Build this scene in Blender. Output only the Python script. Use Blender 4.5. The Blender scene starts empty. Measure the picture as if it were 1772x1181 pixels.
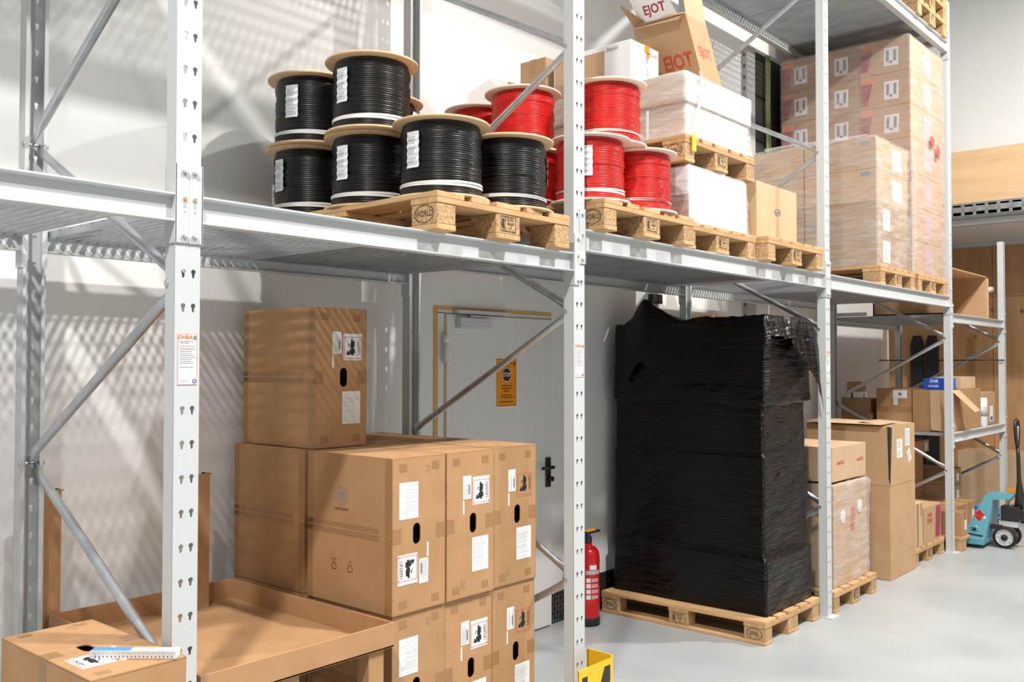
import bpy, bmesh, math, random
from mathutils import Vector, Matrix, noise
PI = math.pi
S = bpy.context.scene
COL = S.collection

# ------------------------------------------------------------------ camera
cam_d = bpy.data.cameras.new('camera'); cam = bpy.data.objects.new('camera', cam_d); COL.objects.link(cam)
F_PX = 1610.78
cam_d.sensor_width = 36.0; cam_d.lens = 36.0 * F_PX / 1772.0; cam_d.clip_start = 0.02; cam_d.clip_end = 200
yaw, pitch, roll = math.radians(40.8511), math.radians(1.3752), math.radians(0.0549)
Fv = Vector((math.cos(yaw)*math.cos(pitch), math.sin(yaw)*math.cos(pitch), math.sin(pitch)))
R0 = Vector((math.sin(yaw), -math.cos(yaw), 0)); U0 = R0.cross(Fv)
Rv = R0*math.cos(roll) + U0*math.sin(roll); Uv = -R0*math.sin(roll) + U0*math.cos(roll)
m = Matrix.Identity(4)
for i in range(3):
    m[i][0] = Rv[i]; m[i][1] = Uv[i]; m[i][2] = -Fv[i]
m[0][3], m[1][3], m[2][3] = -1.3951, -2.4955, 1.6968
cam.matrix_world = m
S.camera = cam

# ------------------------------------------------------------------ world, exposure
S.view_settings.view_transform = 'Standard'; S.view_settings.look = 'None'
S.view_settings.gamma = 1.0; S.view_settings.use_curve_mapping = False
S.view_settings.exposure = 0.13
W = bpy.data.worlds.new('world'); S.world = W; W.use_nodes = True
bg = W.node_tree.nodes['Background']; bg.inputs[0].default_value = (1.0, 0.985, 0.96, 1); bg.inputs[1].default_value = 1.0
_n = W.node_tree.nodes; _l = W.node_tree.links      # hall around the rack: bright overhead and on the aisle side, dim towards the ends
_tc = _n.new('ShaderNodeTexCoord'); _sx = _n.new('ShaderNodeSeparateXYZ'); _l.new(_tc.outputs['Generated'], _sx.inputs[0])
def _mr(src, a, b, c, d):
    q = _n.new('ShaderNodeMapRange'); q.inputs['From Min'].default_value = a; q.inputs['From Max'].default_value = b
    q.inputs['To Min'].default_value = c; q.inputs['To Max'].default_value = d; _l.new(src, q.inputs['Value']); return q.outputs[0]
_up = _mr(_sx.outputs['Z'], .05, .8, .0, .34); _si = _mr(_sx.outputs['Y'], -.3, -1, 0, .26)
_a = _n.new('ShaderNodeMath'); _a.operation = 'ADD'; _l.new(_up, _a.inputs[0]); _l.new(_si, _a.inputs[1])
_b = _n.new('ShaderNodeMath'); _b.operation = 'ADD'; _b.inputs[1].default_value = .07; _l.new(_a.outputs[0], _b.inputs[0])
_l.new(_b.outputs[0], bg.inputs[1])

# ------------------------------------------------------------------ hall lamps (high bay lamps over the aisle)
LAMPS = [(-2.3, -2.2, 6.1, 365), (2.2, -2.9, 6.1, 365), (6.6, -2.4, 6.1, 365), (11.0, -2.6, 6.4, 300)]

# ------------------------------------------------------------------ helpers
def link(o, parent=None):
    COL.objects.link(o)
    if parent is not None: o.parent = parent
    return o

class MB:
    def __init__(s): s.bm = bmesh.new()
    def box(s, x0, y0, z0, x1, y1, z1, bev=0, seg=1, M=None):
        vs = [s.bm.verts.new(p) for p in ((x0,y0,z0),(x1,y0,z0),(x1,y1,z0),(x0,y1,z0),(x0,y0,z1),(x1,y0,z1),(x1,y1,z1),(x0,y1,z1))]
        fs = [s.bm.faces.new([vs[i] for i in f]) for f in ((0,3,2,1),(4,5,6,7),(0,1,5,4),(1,2,6,5),(2,3,7,6),(3,0,4,7))]
        if bev:
            es = list({e for f in fs for e in f.edges})
            r = bmesh.ops.bevel(s.bm, geom=es, offset=bev, segments=seg, affect='EDGES', profile=0.6)
            vs = list({v for f in r['faces'] for v in f.verts} | {v for v in vs if v.is_valid})
        if M is not None:
            for v in vs:
                if v.is_valid: v.co = M @ v.co
        return s
    def quad(s, *ps):
        s.bm.faces.new([s.bm.verts.new(p) for p in ps]); return s
    def tube(s, p0, p1, r, n=14, r1=None, caps=True):
        p0 = Vector(p0); p1 = Vector(p1); d = (p1-p0).normalized()
        a = d.orthogonal().normalized(); b = d.cross(a); r1 = r if r1 is None else r1
        A = [s.bm.verts.new(p0 + (a*math.cos(t)+b*math.sin(t))*r) for t in [2*PI*k/n for k in range(n)]]
        B = [s.bm.verts.new(p1 + (a*math.cos(t)+b*math.sin(t))*r1) for t in [2*PI*k/n for k in range(n)]]
        for k in range(n):
            f = s.bm.faces.new((A[k], A[(k+1)%n], B[(k+1)%n], B[k])); f.smooth = True
        if caps: s.bm.faces.new(A[::-1]); s.bm.faces.new(B)
        return s
    def path(s, pts, r, n=10, flat=1.0):
        pts = [Vector(p) for p in pts]; rings = []
        ref = None
        for i, p in enumerate(pts):
            d = (pts[min(i+1, len(pts)-1)] - pts[max(i-1, 0)]).normalized()
            if ref is None: ref = d.orthogonal().normalized()
            a = (ref - d*ref.dot(d)).normalized(); ref = a; b = d.cross(a)
            rr = r[i] if isinstance(r, (list, tuple)) else r
            rings.append([s.bm.verts.new(p + a*math.cos(t)*rr + b*math.sin(t)*rr*flat) for t in [2*PI*k/n for k in range(n)]])
        for A, B in zip(rings, rings[1:]):
            for k in range(n):
                f = s.bm.faces.new((A[k], A[(k+1)%n], B[(k+1)%n], B[k])); f.smooth = True
        s.bm.faces.new(rings[0][::-1]); s.bm.faces.new(rings[-1])
        return s
    def lathe(s, prof, n=32, c=(0,0,0), axis='z', smooth=True, caps=True):
        c = Vector(c); rings = []
        for r, h in prof:
            ring = []
            for k in range(n):
                t = 2*PI*k/n; u, v = r*math.cos(t), r*math.sin(t)
                p = (u, v, h) if axis == 'z' else ((h, u, v) if axis == 'x' else (v, h, u))
                ring.append(s.bm.verts.new(c + Vector(p)))
            rings.append(ring)
        for A, B in zip(rings, rings[1:]):
            for k in range(n):
                f = s.bm.faces.new((A[k], A[(k+1)%n], B[(k+1)%n], B[k])); f.smooth = smooth
        if caps and prof[0][0] > 1e-4: s.bm.faces.new(rings[0][::-1])
        if caps and prof[-1][0] > 1e-4: s.bm.faces.new(rings[-1])
        return s
    def prism(s, poly, a0, a1, axis='x'):
        def P(u, v, a): return (a,u,v) if axis=='x' else ((u,a,v) if axis=='y' else (u,v,a))
        A = [s.bm.verts.new(P(u,v,a0)) for u,v in poly]; B = [s.bm.verts.new(P(u,v,a1)) for u,v in poly]
        n = len(poly); s.bm.faces.new(A[::-1]); s.bm.faces.new(B)
        for k in range(n): s.bm.faces.new((A[k],A[(k+1)%n],B[(k+1)%n],B[k]))
        return s
    def mesh(s, name, mat, off=(0,0,0), clean=True):
        if clean: bmesh.ops.recalc_face_normals(s.bm, faces=s.bm.faces)
        if off != (0,0,0): bmesh.ops.translate(s.bm, verts=s.bm.verts, vec=-Vector(off))
        me = bpy.data.meshes.new(name); s.bm.to_mesh(me); s.bm.free()
        if mat: me.materials.append(mat)
        return me

class T:
    """a thing: an empty at its base that parents its parts; geometry is given in world or in local metres"""
    def __init__(s, name, label, cat, loc=(0,0,0), group=None, rot=(0,0,0), kind=None):
        s.o = bpy.data.objects.new(name, None); s.o.empty_display_size = .05; COL.objects.link(s.o)
        s.o.location = loc; s.o.rotation_euler = rot; s.loc = tuple(loc)
        if label: s.o['label'] = label
        if cat: s.o['category'] = cat
        if group: s.o['group'] = group
        if kind: s.o['kind'] = kind
    def part(s, name, mb, mat, parent=None, label=None, local=False, kind=None):
        me = mb.mesh(name, mat, (0,0,0) if local else s.loc) if isinstance(mb, MB) else mb
        o = bpy.data.objects.new(name, me); link(o, parent or s.o)
        if label: o['label'] = label
        if kind: o['kind'] = kind
        return o

def solo(name, mb, mat, label=None, cat=None, group=None, kind=None, loc=(0,0,0)):
    o = bpy.data.objects.new(name, mb.mesh(name, mat, loc)); o.location = loc; COL.objects.link(o)
    if label: o['label'] = label
    if cat: o['category'] = cat
    if group: o['group'] = group
    if kind: o['kind'] = kind
    return o

def dup(root, loc, rot=None, label=None, group=None):
    r = root.copy(); COL.objects.link(r); r.location = loc
    if rot is not None: r.rotation_euler = rot
    if label: r['label'] = label
    if group: r['group'] = group
    for ch in list(root.children):
        c = ch.copy(); COL.objects.link(c); c.parent = r
        for g in list(ch.children):
            d = g.copy(); COL.objects.link(d); d.parent = c
    return r

# faces: F looks towards -Y, L looks towards -X, K looks towards +Z (text up = +Y)
def fr(face, c, rollang=0):
    if face == 'F': r, u, n = Vector((1,0,0)), Vector((0,0,1)), Vector((0,-1,0))
    elif face == 'L': r, u, n = Vector((0,-1,0)), Vector((0,0,1)), Vector((-1,0,0))
    elif face == 'K': r, u, n = Vector((1,0,0)), Vector((0,1,0)), Vector((0,0,1))
    else: r, u, n = face
    ca, sa = math.cos(rollang), math.sin(rollang)
    r2 = r*ca + u*sa; u2 = -r*sa + u*ca
    M = Matrix.Identity(4)
    for i in range(3): M[i][0] = r2[i]; M[i][1] = u2[i]; M[i][2] = n[i]; M[i][3] = c[i]
    return M

def sheet(t, name, M, w, h, mat, th=.0008, parent=None, dx=0, dy=0, label=None, local=False, lift=0):
    mb = MB().box(dx-w/2, dy-h/2, lift-.0002, dx+w/2, dy+h/2, lift+th, M=M)
    return t.part(name, mb, mat, parent, label, local)

def print_lines(t, M, w, h, rows, mat, parent=None, seed=1, dx=0, dy=0, fill=.55, local=False, lift=.0012, name='print'):
    rnd = random.Random(seed); mb = MB(); rh = h/rows
    for i in range(rows):
        if rnd.random() < .12: continue
        x = -w/2; y = h/2 - (i+.5)*rh; end = w/2*rnd.uniform(.3, 1)
        while x < end:
            l = rnd.uniform(.03, .14)*w; l = min(l, end-x)
            q = [(x, y-rh*fill/2), (x+l, y-rh*fill/2), (x+l, y+rh*fill/2), (x, y+rh*fill/2)]
            mb.quad(*[M @ Vector((dx+a, dy+b, lift)) for a, b in q])
            x += l + .02*w
    return t.part(name, mb, mat, parent, local=local)

_tc = {}
def text(t, name, s, M, size, mat, parent=None, bold=0.0, sx=1.0, local=False, lift=.0015, dx=0, dy=0, shear=0, track=1.0):
    cu = bpy.data.curves.new('lettering', 'FONT'); cu.body = s; cu.size = size; cu.align_x = 'CENTER'; cu.align_y = 'CENTER'
    cu.offset = bold; cu.shear = shear; cu.space_character = track; cu.resolution_u = 2
    o = bpy.data.objects.new('lettering', cu)
    me = bpy.data.meshes.new_from_object(o); bpy.data.objects.remove(o)
    X = M @ Matrix.Translation((dx, dy, lift)) @ Matrix.Diagonal((sx, 1, 1, 1))
    if not local: X = Matrix.Translation(-Vector(t.loc)) @ X
    me.transform(X); me.materials.clear(); me.materials.append(mat); me.name = name
    ob = bpy.data.objects.new(name, me); link(ob, parent or t.o); return ob

# ------------------------------------------------------------------ materials
def mat(name, col, rough=.5, metal=0, spec=.5):
    m = bpy.data.materials.new(name); m.use_nodes = True; b = m.node_tree.nodes['Principled BSDF']
    b.inputs['Base Color'].default_value = (*col, 1); b.inputs['Roughness'].default_value = rough
    b.inputs['Metallic'].default_value = metal; b.inputs['Specular IOR Level'].default_value = spec
    return m
def nt(m): return m.node_tree.nodes, m.node_tree.links, m.node_tree.nodes['Principled BSDF']
def N(m, typ, **kw):
    n = m.node_tree.nodes.new(typ)
    for k, v in kw.items():
        if hasattr(n, k): setattr(n, k, v)
        else: n.inputs[k.replace('_', ' ')].default_value = v
    return n
def coords(m, scale=(1,1,1), kind='Object', rot=(0,0,0)):
    c = N(m, 'ShaderNodeTexCoord'); p = N(m, 'ShaderNodeMapping'); p.inputs['Scale'].default_value = scale; p.inputs['Rotation'].default_value = rot
    m.node_tree.links.new(c.outputs[kind], p.inputs['Vector']); return p
def varied(m, c1, c2, scale=(1,1,1), nscale=6, detail=4, lo=.35, hi=.65, bump=0, bdist=.01, rnd=0, rough=None, kind='Object'):
    nodes, L, b = nt(m); p = coords(m, scale, kind)
    n = N(m, 'ShaderNodeTexNoise'); n.inputs['Scale'].default_value = nscale; n.inputs['Detail'].default_value = detail
    r = N(m, 'ShaderNodeValToRGB'); r.color_ramp.elements[0].position = lo; r.color_ramp.elements[1].position = hi
    r.color_ramp.elements[0].color = (*c1, 1); r.color_ramp.elements[1].color = (*c2, 1)
    L.new(p.outputs[0], n.inputs['Vector']); L.new(n.outputs['Fac'], r.inputs[0])
    out = r.outputs[0]
    if rnd:
        oi = N(m, 'ShaderNodeObjectInfo'); hv = N(m, 'ShaderNodeHueSaturation'); mr = N(m, 'ShaderNodeMapRange')
        mr.inputs['To Min'].default_value = 1-rnd; mr.inputs['To Max'].default_value = 1+rnd
        L.new(oi.outputs['Random'], mr.inputs['Value']); L.new(mr.outputs[0], hv.inputs['Value']); L.new(out, hv.inputs['Color']); out = hv.outputs[0]
    L.new(out, b.inputs['Base Color'])
    if bump:
        bp = N(m, 'ShaderNodeBump'); bp.inputs['Strength'].default_value = bump; bp.inputs['Distance'].default_value = bdist
        L.new(n.outputs['Fac'], bp.inputs['Height']); L.new(bp.outputs[0], b.inputs['Normal'])
    if rough:
        mr = N(m, 'ShaderNodeMapRange'); mr.inputs['To Min'].default_value = rough[0]; mr.inputs['To Max'].default_value = rough[1]
        L.new(n.outputs['Fac'], mr.inputs['Value']); L.new(mr.outputs[0], b.inputs['Roughness'])
    return m

M = {}
M['paint'] = varied(mat('white_paint', (.7,.72,.72), .38), (.55,.575,.58), (.59,.615,.618), nscale=300, detail=2, bump=.08, bdist=.001)
M['galv'] = varied(mat('galvanised_steel', (.5,.53,.55), .38, .85), (.50,.53,.56), (.60,.63,.66), scale=(1,1,.3), nscale=14, detail=3, rough=(.28,.42))
M['zinc'] = varied(mat('zinc_grating', (.5,.52,.54), .42, .6), (.50,.53,.56), (.58,.61,.63), nscale=6, detail=2)
M['wall'] = varied(mat('white_wall', (.78,.765,.74), .45), (.79,.79,.775), (.82,.82,.805), nscale=1.5, detail=6)
M['panel'] = mat('white_lacquer', (.76,.76,.74), .22)
M['floor'] = None
def card(name, c1, c2, rnd=.05):
    m = mat(name, c1, .72, 0, .25); varied(m, c1, c2, scale=(1,1,1), nscale=7, detail=6, lo=.3, hi=.7, rnd=rnd)
    nodes, L, b = nt(m); p = coords(m, (1,1,1)); w = N(m, 'ShaderNodeTexWave'); w.inputs['Scale'].default_value = 42; w.inputs['Distortion'].default_value = .6
    w.inputs['Detail'].default_value = 1; w.bands_direction = 'DIAGONAL'
    bp = N(m, 'ShaderNodeBump'); bp.inputs['Strength'].default_value = .05; bp.inputs['Distance'].default_value = .001
    L.new(p.outputs[0], w.inputs['Vector']); L.new(w.outputs['Fac'], bp.inputs['Height']); L.new(bp.outputs[0], b.inputs['Normal'])
    return m
M['card'] = card('cardboard', (.42,.235,.11), (.48,.28,.14))
M['card2'] = card('cardboard_tan', (.49,.305,.165), (.54,.345,.195))
M['card3'] = card('cardboard_grey_brown', (.37,.23,.125), (.43,.275,.155))
M['cardlight'] = card('cardboard_light', (.57,.38,.225), (.62,.43,.265))
M['tape'] = mat('brown_tape', (.35,.185,.08), .28); 
M['tapecl'] = mat('clear_tape', (.50,.32,.18), .15)
M['ply'] = varied(mat('plywood_flange', (.75,.56,.36), .55), (.60,.40,.22), (.72,.51,.30), scale=(1,8,1), nscale=6, detail=5)
M['plyp'] = varied(mat('pale_flange', (.80,.66,.52), .5), (.77,.62,.48), (.84,.71,.58), nscale=6, detail=4)
M['cblack'] = mat('black_cable', (.006,.006,.007), .33); M['cred'] = varied(mat('red_cable', (.75,.02,.012), .38), (.58,.008,.006), (.72,.018,.012), nscale=30)
M['white'] = mat('white_paper', (.80,.81,.82), .5); M['ink'] = mat('grey_ink', (.22,.23,.25), .6); M['inkl'] = mat('light_ink', (.50,.52,.55), .6)
M['black'] = mat('black_ink', (.015,.015,.015), .5); M['redink'] = mat('red_ink', (.62,.10,.06), .6); M['blueink'] = mat('blue_ink', (.05,.12,.45), .5)
M['strap'] = mat('white_strap', (.78,.77,.72), .35)
def wood(name, c1, c2, rnd=.12, sc=(3,3,30)):
    return varied(mat(name, c1, .7, 0, .3), c1, c2, scale=sc, nscale=3, detail=8, lo=.3, hi=.72, bump=.25, bdist=.002, rnd=rnd)
M['plank'] = wood('pallet_plank', (.47,.27,.12), (.66,.43,.22), sc=(14,1.2,14)); M['plankx'] = wood('pallet_crossboard', (.47,.27,.12), (.66,.43,.22), sc=(1.2,14,14))
M['chip'] = varied(mat('chipboard_block', (.5,.33,.17), .8), (.33,.19,.085), (.60,.39,.20), nscale=90, detail=4, bump=.4, bdist=.002, rnd=.1)
M['blockw'] = wood('pallet_block_wood', (.43,.27,.135), (.60,.40,.21), sc=(12,12,1.5))
M['rubber'] = mat('black_rubber', (.012,.012,.012), .7); M['blkmetal'] = mat('black_metal', (.02,.02,.022), .4)
M['yellow'] = mat('yellow_paint', (.92,.53,.01), .35); M['orange'] = mat('orange_paint', (.85,.32,.02), .4)
M['teal'] = mat('turquoise_paint', (.115,.34,.41), .3); M['blue'] = mat('blue_paint', (.07,.28,.66), .3)
M['red'] = mat('extinguisher_red', (.55,.008,.012), .22); M['seal'] = mat('yellow_sealant', (.68,.42,.12), .5)
M['grey'] = mat('grey_plastic', (.45,.46,.46), .4); M['signo'] = mat('orange_sign', (.86,.30,.01), .4); M['maroon'] = mat('maroon_print', (.34,.03,.06), .5)
M['orangeprint'] = mat('orange_print', (.80,.20,.03), .5); M['hole'] = mat('dark_opening', (.03,.028,.025), .8); M['green'] = mat('green_cable', (.17,.22,.09), .5)
M['bluebox'] = mat('blue_carton', (.02,.09,.50), .4); M['ejot'] = mat('red_brown_print', (.55,.09,.04), .6); M['ejotl'] = mat('pale_red_print', (.62,.10,.05), .6)
M['silver'] = mat('silver_plastic', (.62,.63,.64), .35); M['yplas'] = mat('yellow_plastic', (.9,.75,.02), .4)

def film(name, base, clear=.7, rough=.12, bstr=.6, tint=(1,1,1), sc=(2,2,26), white=.5):
    m = bpy.data.materials.new(name); m.use_nodes = True; ns = m.node_tree.nodes; L = m.node_tree.links; b = ns['Principled BSDF']
    b.inputs['Base Color'].default_value = (*base, 1); b.inputs['Roughness'].default_value = rough
    tr = ns.new('ShaderNodeBsdfTransparent'); tr.inputs[0].default_value = (*tint, 1); mx = ns.new('ShaderNodeMixShader'); out = ns['Material Output']
    p = coords(m, sc, rot=(.12,.1,0)); n = N(m, 'ShaderNodeTexNoise'); n.inputs['Scale'].default_value = 4; n.inputs['Detail'].default_value = 7; n.inputs['Distortion'].default_value = .8
    L.new(p.outputs[0], n.inputs['Vector'])
    n2 = N(m, 'ShaderNodeTexNoise'); n2.inputs['Scale'].default_value = 3; n2.inputs['Detail'].default_value = 3
    p2 = coords(m, (1,1,1)); L.new(p2.outputs[0], n2.inputs['Vector'])
    mr = N(m, 'ShaderNodeMapRange'); mr.inputs['From Min'].default_value = .35; mr.inputs['From Max'].default_value = .75
    mr.inputs['To Min'].default_value = 1-clear; mr.inputs['To Max'].default_value = min(1, 1-clear+white)
    mul = N(m, 'ShaderNodeMath', operation='MULTIPLY_ADD'); mul.inputs[1].default_value = .6; mul.inputs[2].default_value = 0
    ad = N(m, 'ShaderNodeMath', operation='MULTIPLY_ADD'); ad.inputs[1].default_value = .4
    L.new(n.outputs['Fac'], mul.inputs[0]); L.new(n2.outputs['Fac'], ad.inputs[0]); L.new(mul.outputs[0], ad.inputs[2])
    L.new(ad.outputs[0], mr.inputs['Value']); L.new(mr.outputs[0], mx.inputs[0])
    bp = N(m, 'ShaderNodeBump'); bp.inputs['Strength'].default_value = bstr; bp.inputs['Distance'].default_value = .012
    L.new(n.outputs['Fac'], bp.inputs['Height']); L.new(bp.outputs[0], b.inputs['Normal'])
    L.new(tr.outputs[0], mx.inputs[1]); L.new(b.outputs[0], mx.inputs[2]); L.new(mx.outputs[0], out.inputs[0])
    return m
M['film'] = film('clear_stretch_film', (.80,.80,.80), .92, .10, .8, white=.42, sc=(1.2,1.2,7))
M['filmw'] = film('milky_stretch_film', (.76,.76,.76), .80, .12, .7, white=.5, sc=(1.2,1.2,7))
M['filmp'] = film('pinkish_stretch_film', (.80,.72,.70), .86, .12, .7, white=.35, sc=(1.2,1.2,7))
mb_ = mat('black_stretch_film', (.0018,.0018,.0018), .15); mb_.node_tree.nodes['Principled BSDF'].inputs['Specular IOR Level'].default_value = .30
p_ = coords(mb_, (1.6,1.6,15), rot=(.45,.30,0)); n_ = N(mb_, 'ShaderNodeTexNoise'); n_.inputs['Scale'].default_value = 2.6; n_.inputs['Detail'].default_value = 7; n_.inputs['Distortion'].default_value = 1.1
b_ = N(mb_, 'ShaderNodeBump'); b_.inputs['Strength'].default_value = .75; b_.inputs['Distance'].default_value = .02
mb_.node_tree.links.new(p_.outputs[0], n_.inputs['Vector']); mb_.node_tree.links.new(n_.outputs['Fac'], b_.inputs['Height']); mb_.node_tree.links.new(b_.outputs[0], mb_.node_tree.nodes['Principled BSDF'].inputs['Normal'])
M['filmb'] = mb_

fl = mat('sealed_concrete', (.5,.51,.5), .35); varied(fl, (.35,.37,.375), (.44,.455,.455), nscale=1.3, detail=10, lo=.3, hi=.7, bump=.05, bdist=.003, rough=(.28,.5)); M['floor'] = fl
# boarded timber wall with knots
cl = mat('timber_wall', (.6,.36,.18), .55)
def timber(m, c1, c2, knot, sc=(6,6,1), knots=True):
    nodes, L, b = nt(m); p = coords(m, sc); n = N(m, 'ShaderNodeTexNoise'); n.inputs['Scale'].default_value = 1.5; n.inputs['Detail'].default_value = 8; n.inputs['Distortion'].default_value = .4
    r = N(m, 'ShaderNodeValToRGB'); r.color_ramp.elements[0].position = .3; r.color_ramp.elements[1].position = .7; r.color_ramp.elements[0].color = (*c1,1); r.color_ramp.elements[1].color = (*c2,1)
    L.new(p.outputs[0], n.inputs['Vector']); L.new(n.outputs['Fac'], r.inputs[0]); out = r.outputs[0]
    if knots:
        p2 = coords(m, (3.4,3.4,2.4)); v = N(m, 'ShaderNodeTexVoronoi'); v.inputs['Scale'].default_value = 1.0
        L.new(p2.outputs[0], v.inputs['Vector']); r2 = N(m, 'ShaderNodeValToRGB'); r2.color_ramp.elements[0].position = .05; r2.color_ramp.elements[1].position = .10
        L.new(v.outputs['Distance'], r2.inputs[0]); mx = N(m, 'ShaderNodeMix', data_type='RGBA'); mx.inputs[6].default_value = (*knot,1)
        L.new(r2.outputs[0], mx.inputs[0]); L.new(out, mx.inputs[7]); out = mx.outputs[2]
    L.new(out, b.inputs['Base Color'])
timber(cl, (.47,.25,.105), (.58,.33,.155), (.16,.07,.03)); M['timber'] = cl
fa = mat('timber_fascia', (.8,.55,.3), .5); timber(fa, (.72,.47,.25), (.82,.57,.33), (.5,.3,.15), sc=(6,1,8), knots=False); M['fascia'] = fa

# ------------------------------------------------------------------ setting
WY = 1.30
solo('floor', MB().box(-6, -6, -.1, 16, 4, 0), M['floor'], kind='structure')
solo('wall_back', MB().box(-6, WY, 0, 9.75, WY+.12, 7.2), M['wall'], kind='structure')
solo('wall_right', MB().box(11.6, -6, 0, 11.8, 2.9, 3.3), M['timber'], kind='structure')
solo('wall_right_upper', MB().box(9.9, -6, 4.09, 10.05, 2.9, 7.2), M['wall'], kind='structure')
solo('wall_back_recess', MB().box(9.75, 2.9, 0, 11.8, 3.0, 7.2), M['wall'], kind='structure')
solo('trim_1', MB().box(9.82, -6, 3.50, 10.0, 2.9, 4.093), M['fascia'], kind='structure')
solo('trim_2', MB().box(9.80, -6, 3.25, 9.90, 2.9, 3.31), M['paint'], kind='structure')
solo('ceiling_gallery', MB().box(9.90, -6, 3.26, 11.8, 2.9, 3.31), M['wall'], kind='structure')
solo('trim_3', MB().box(11.5, -6, 3.20, 11.6, 2.9, 3.26), M['paint'], kind='structure')
# joints between the timber panels
jm = MB()
for y in (.62, -1.6): jm.box(11.594, y, 0, 11.6, y+.008, 3.2)
jm.box(11.594, -6, 2.55, 11.6, 2.9, 2.556)
solo('trim_4', jm, mat('panel_joint', (.30,.15,.06), .7), kind='structure')
# steel cable tray under the fascia
t = T('cable_tray', 'galvanised perforated cable tray running under the timber gallery edge', 'cable tray', (9.75, -1.5, 3.33))
t.part('tray_base', MB().box(9.62, -6, 3.33, 9.80, 1.28, 3.335), M['galv'])
sd = MB(); 
for y in range(0, 60):
    yy = -5.9 + y*.12; sd.box(9.62, yy, 3.335, 9.625, yy+.085, 3.45)
sd.box(9.62, -6, 3.43, 9.625, 1.28, 3.47); sd.box(9.62, -6, 3.335, 9.625, 1.28, 3.37)
t.part('tray_side', sd, M['galv']); t.part('tray_side', MB().box(9.79,-6,3.335,9.795,1.28,3.49), M['galv'])

# lamps
L0 = None
for i, (x, y, z, pw) in enumerate(LAMPS):
    tl = T('ceiling_lamp', 'white high bay lamp hanging over the aisle', 'lamp', (x, y, z), group='high bay lamps over the aisle')
    tl.part('lamp_housing', MB().lathe([(.05,.30),(.12,.28),(.2,.08),(.24,.02),(.235,.015)], 28, local if False else (x,y,z)), M['grey'])
    tl.part('suspension_rod', MB().tube((x,y,z+.3),(x,y,z+1.1),.01), M['grey'])
    ld = bpy.data.lights.new('lamp_light', 'AREA'); ld.shape = 'DISK'; ld.size = .26; ld.energy = pw; ld.color = (1.0, .975, .94)
    lo = bpy.data.objects.new('lamp_light', ld); link(lo, tl.o); lo.location = (0,0,0)

# ------------------------------------------------------------------ uprights with key-shaped holes
def keyhole(cx, cz, s=1):
    pts = []
    for k in range(11):
        a = math.radians(-50 + 280*k/10); pts.append((cx+.0078*math.cos(a), cz+.0075*math.sin(a)+.004))
    for k in range(5):
        a = math.radians(200 + 140*k/4); pts.append((cx+.0042*math.cos(a), cz-.0105+.0042*math.sin(a)))
    return pts
def web_mesh(z0, z1, holes=True, w=.08, th=.004):
    cu = bpy.data.curves.new('upright_web', 'CURVE'); cu.dimensions = '2D'; cu.fill_mode = 'BOTH'; cu.extrude = th/2
    def spl(pts):
        s = cu.splines.new('POLY'); s.points.add(len(pts)-1)
        for p, q in zip(s.points, pts): p.co = (q[0], q[1], 0, 1)
        s.use_cyclic_u = True
    spl([(0,z0),(w,z0),(w,z1),(0,z1)])
    z = .06
    while z < z1-.03:
        if z > z0+.03: spl(keyhole(.0265, z)); spl(keyhole(.0585, z))
        z += .1
    o = bpy.data.objects.new('upright_web', cu); me = bpy.data.meshes.new_from_object(o); bpy.data.objects.remove(o)
    me.transform(Matrix(((1,0,0,0),(0,0,-1,th/2),(0,1,0,0),(0,0,0,1))))
    return me
WEBS = {}
def upright(t, X, front, z1):
    """U section, web outwards with two columns of key holes"""
    if z1 not in WEBS: WEBS[z1] = web_mesh(.006, z1)
    bm = bmesh.new(); bm.from_mesh(WEBS[z1])
    mb = MB(); mb.bm = bm
    mb.box(0, .004, .006, .003, .055, z1); mb.box(.077, .004, .006, .08, .055, z1)
    mb.box(.003, .052, .006, .014, .055, z1); mb.box(.066, .052, .006, .077, .055, z1)
    if not front:
        for v in bm.verts: v.co.y = 1.12 - v.co.y
    me = mb.mesh('upright', M['paint'])
    me.transform(Matrix.Translation((X-t.loc[0], -t.loc[1], 0)))
    o = bpy.data.objects.new('upright', me); link(o, t.o); return o
def flat_tube(mb, p0, p1, r=.0165):
    p0 = Vector(p0); p1 = Vector(p1); d = (p1-p0); l = d.length; d.normalize()
    side = Vector((1,0,0)); up = d.cross(side).normalized(); n = 14
    prof = [(0, .0035, .021), (.03, .0035, .021), (.10, .0165, .0165), (l-.10, .0165, .0165), (l-.03, .0035, .021), (l, .0035, .021)]
    rings = []
    for s, a, b in prof:
        rings.append([mb.bm.verts.new(p0 + d*s + side*a*math.cos(q) + up*b*math.sin(q)) for q in [2*PI*k/n for k in range(n)]])
    for A, B in zip(rings, rings[1:]):
        for k in range(n):
            f = mb.bm.faces.new((A[k], A[(k+1)%n], B[(k+1)%n], B[k])); f.smooth = True
    mb.bm.faces.new(rings[0][::-1]); mb.bm.faces.new(rings[-1])
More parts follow.
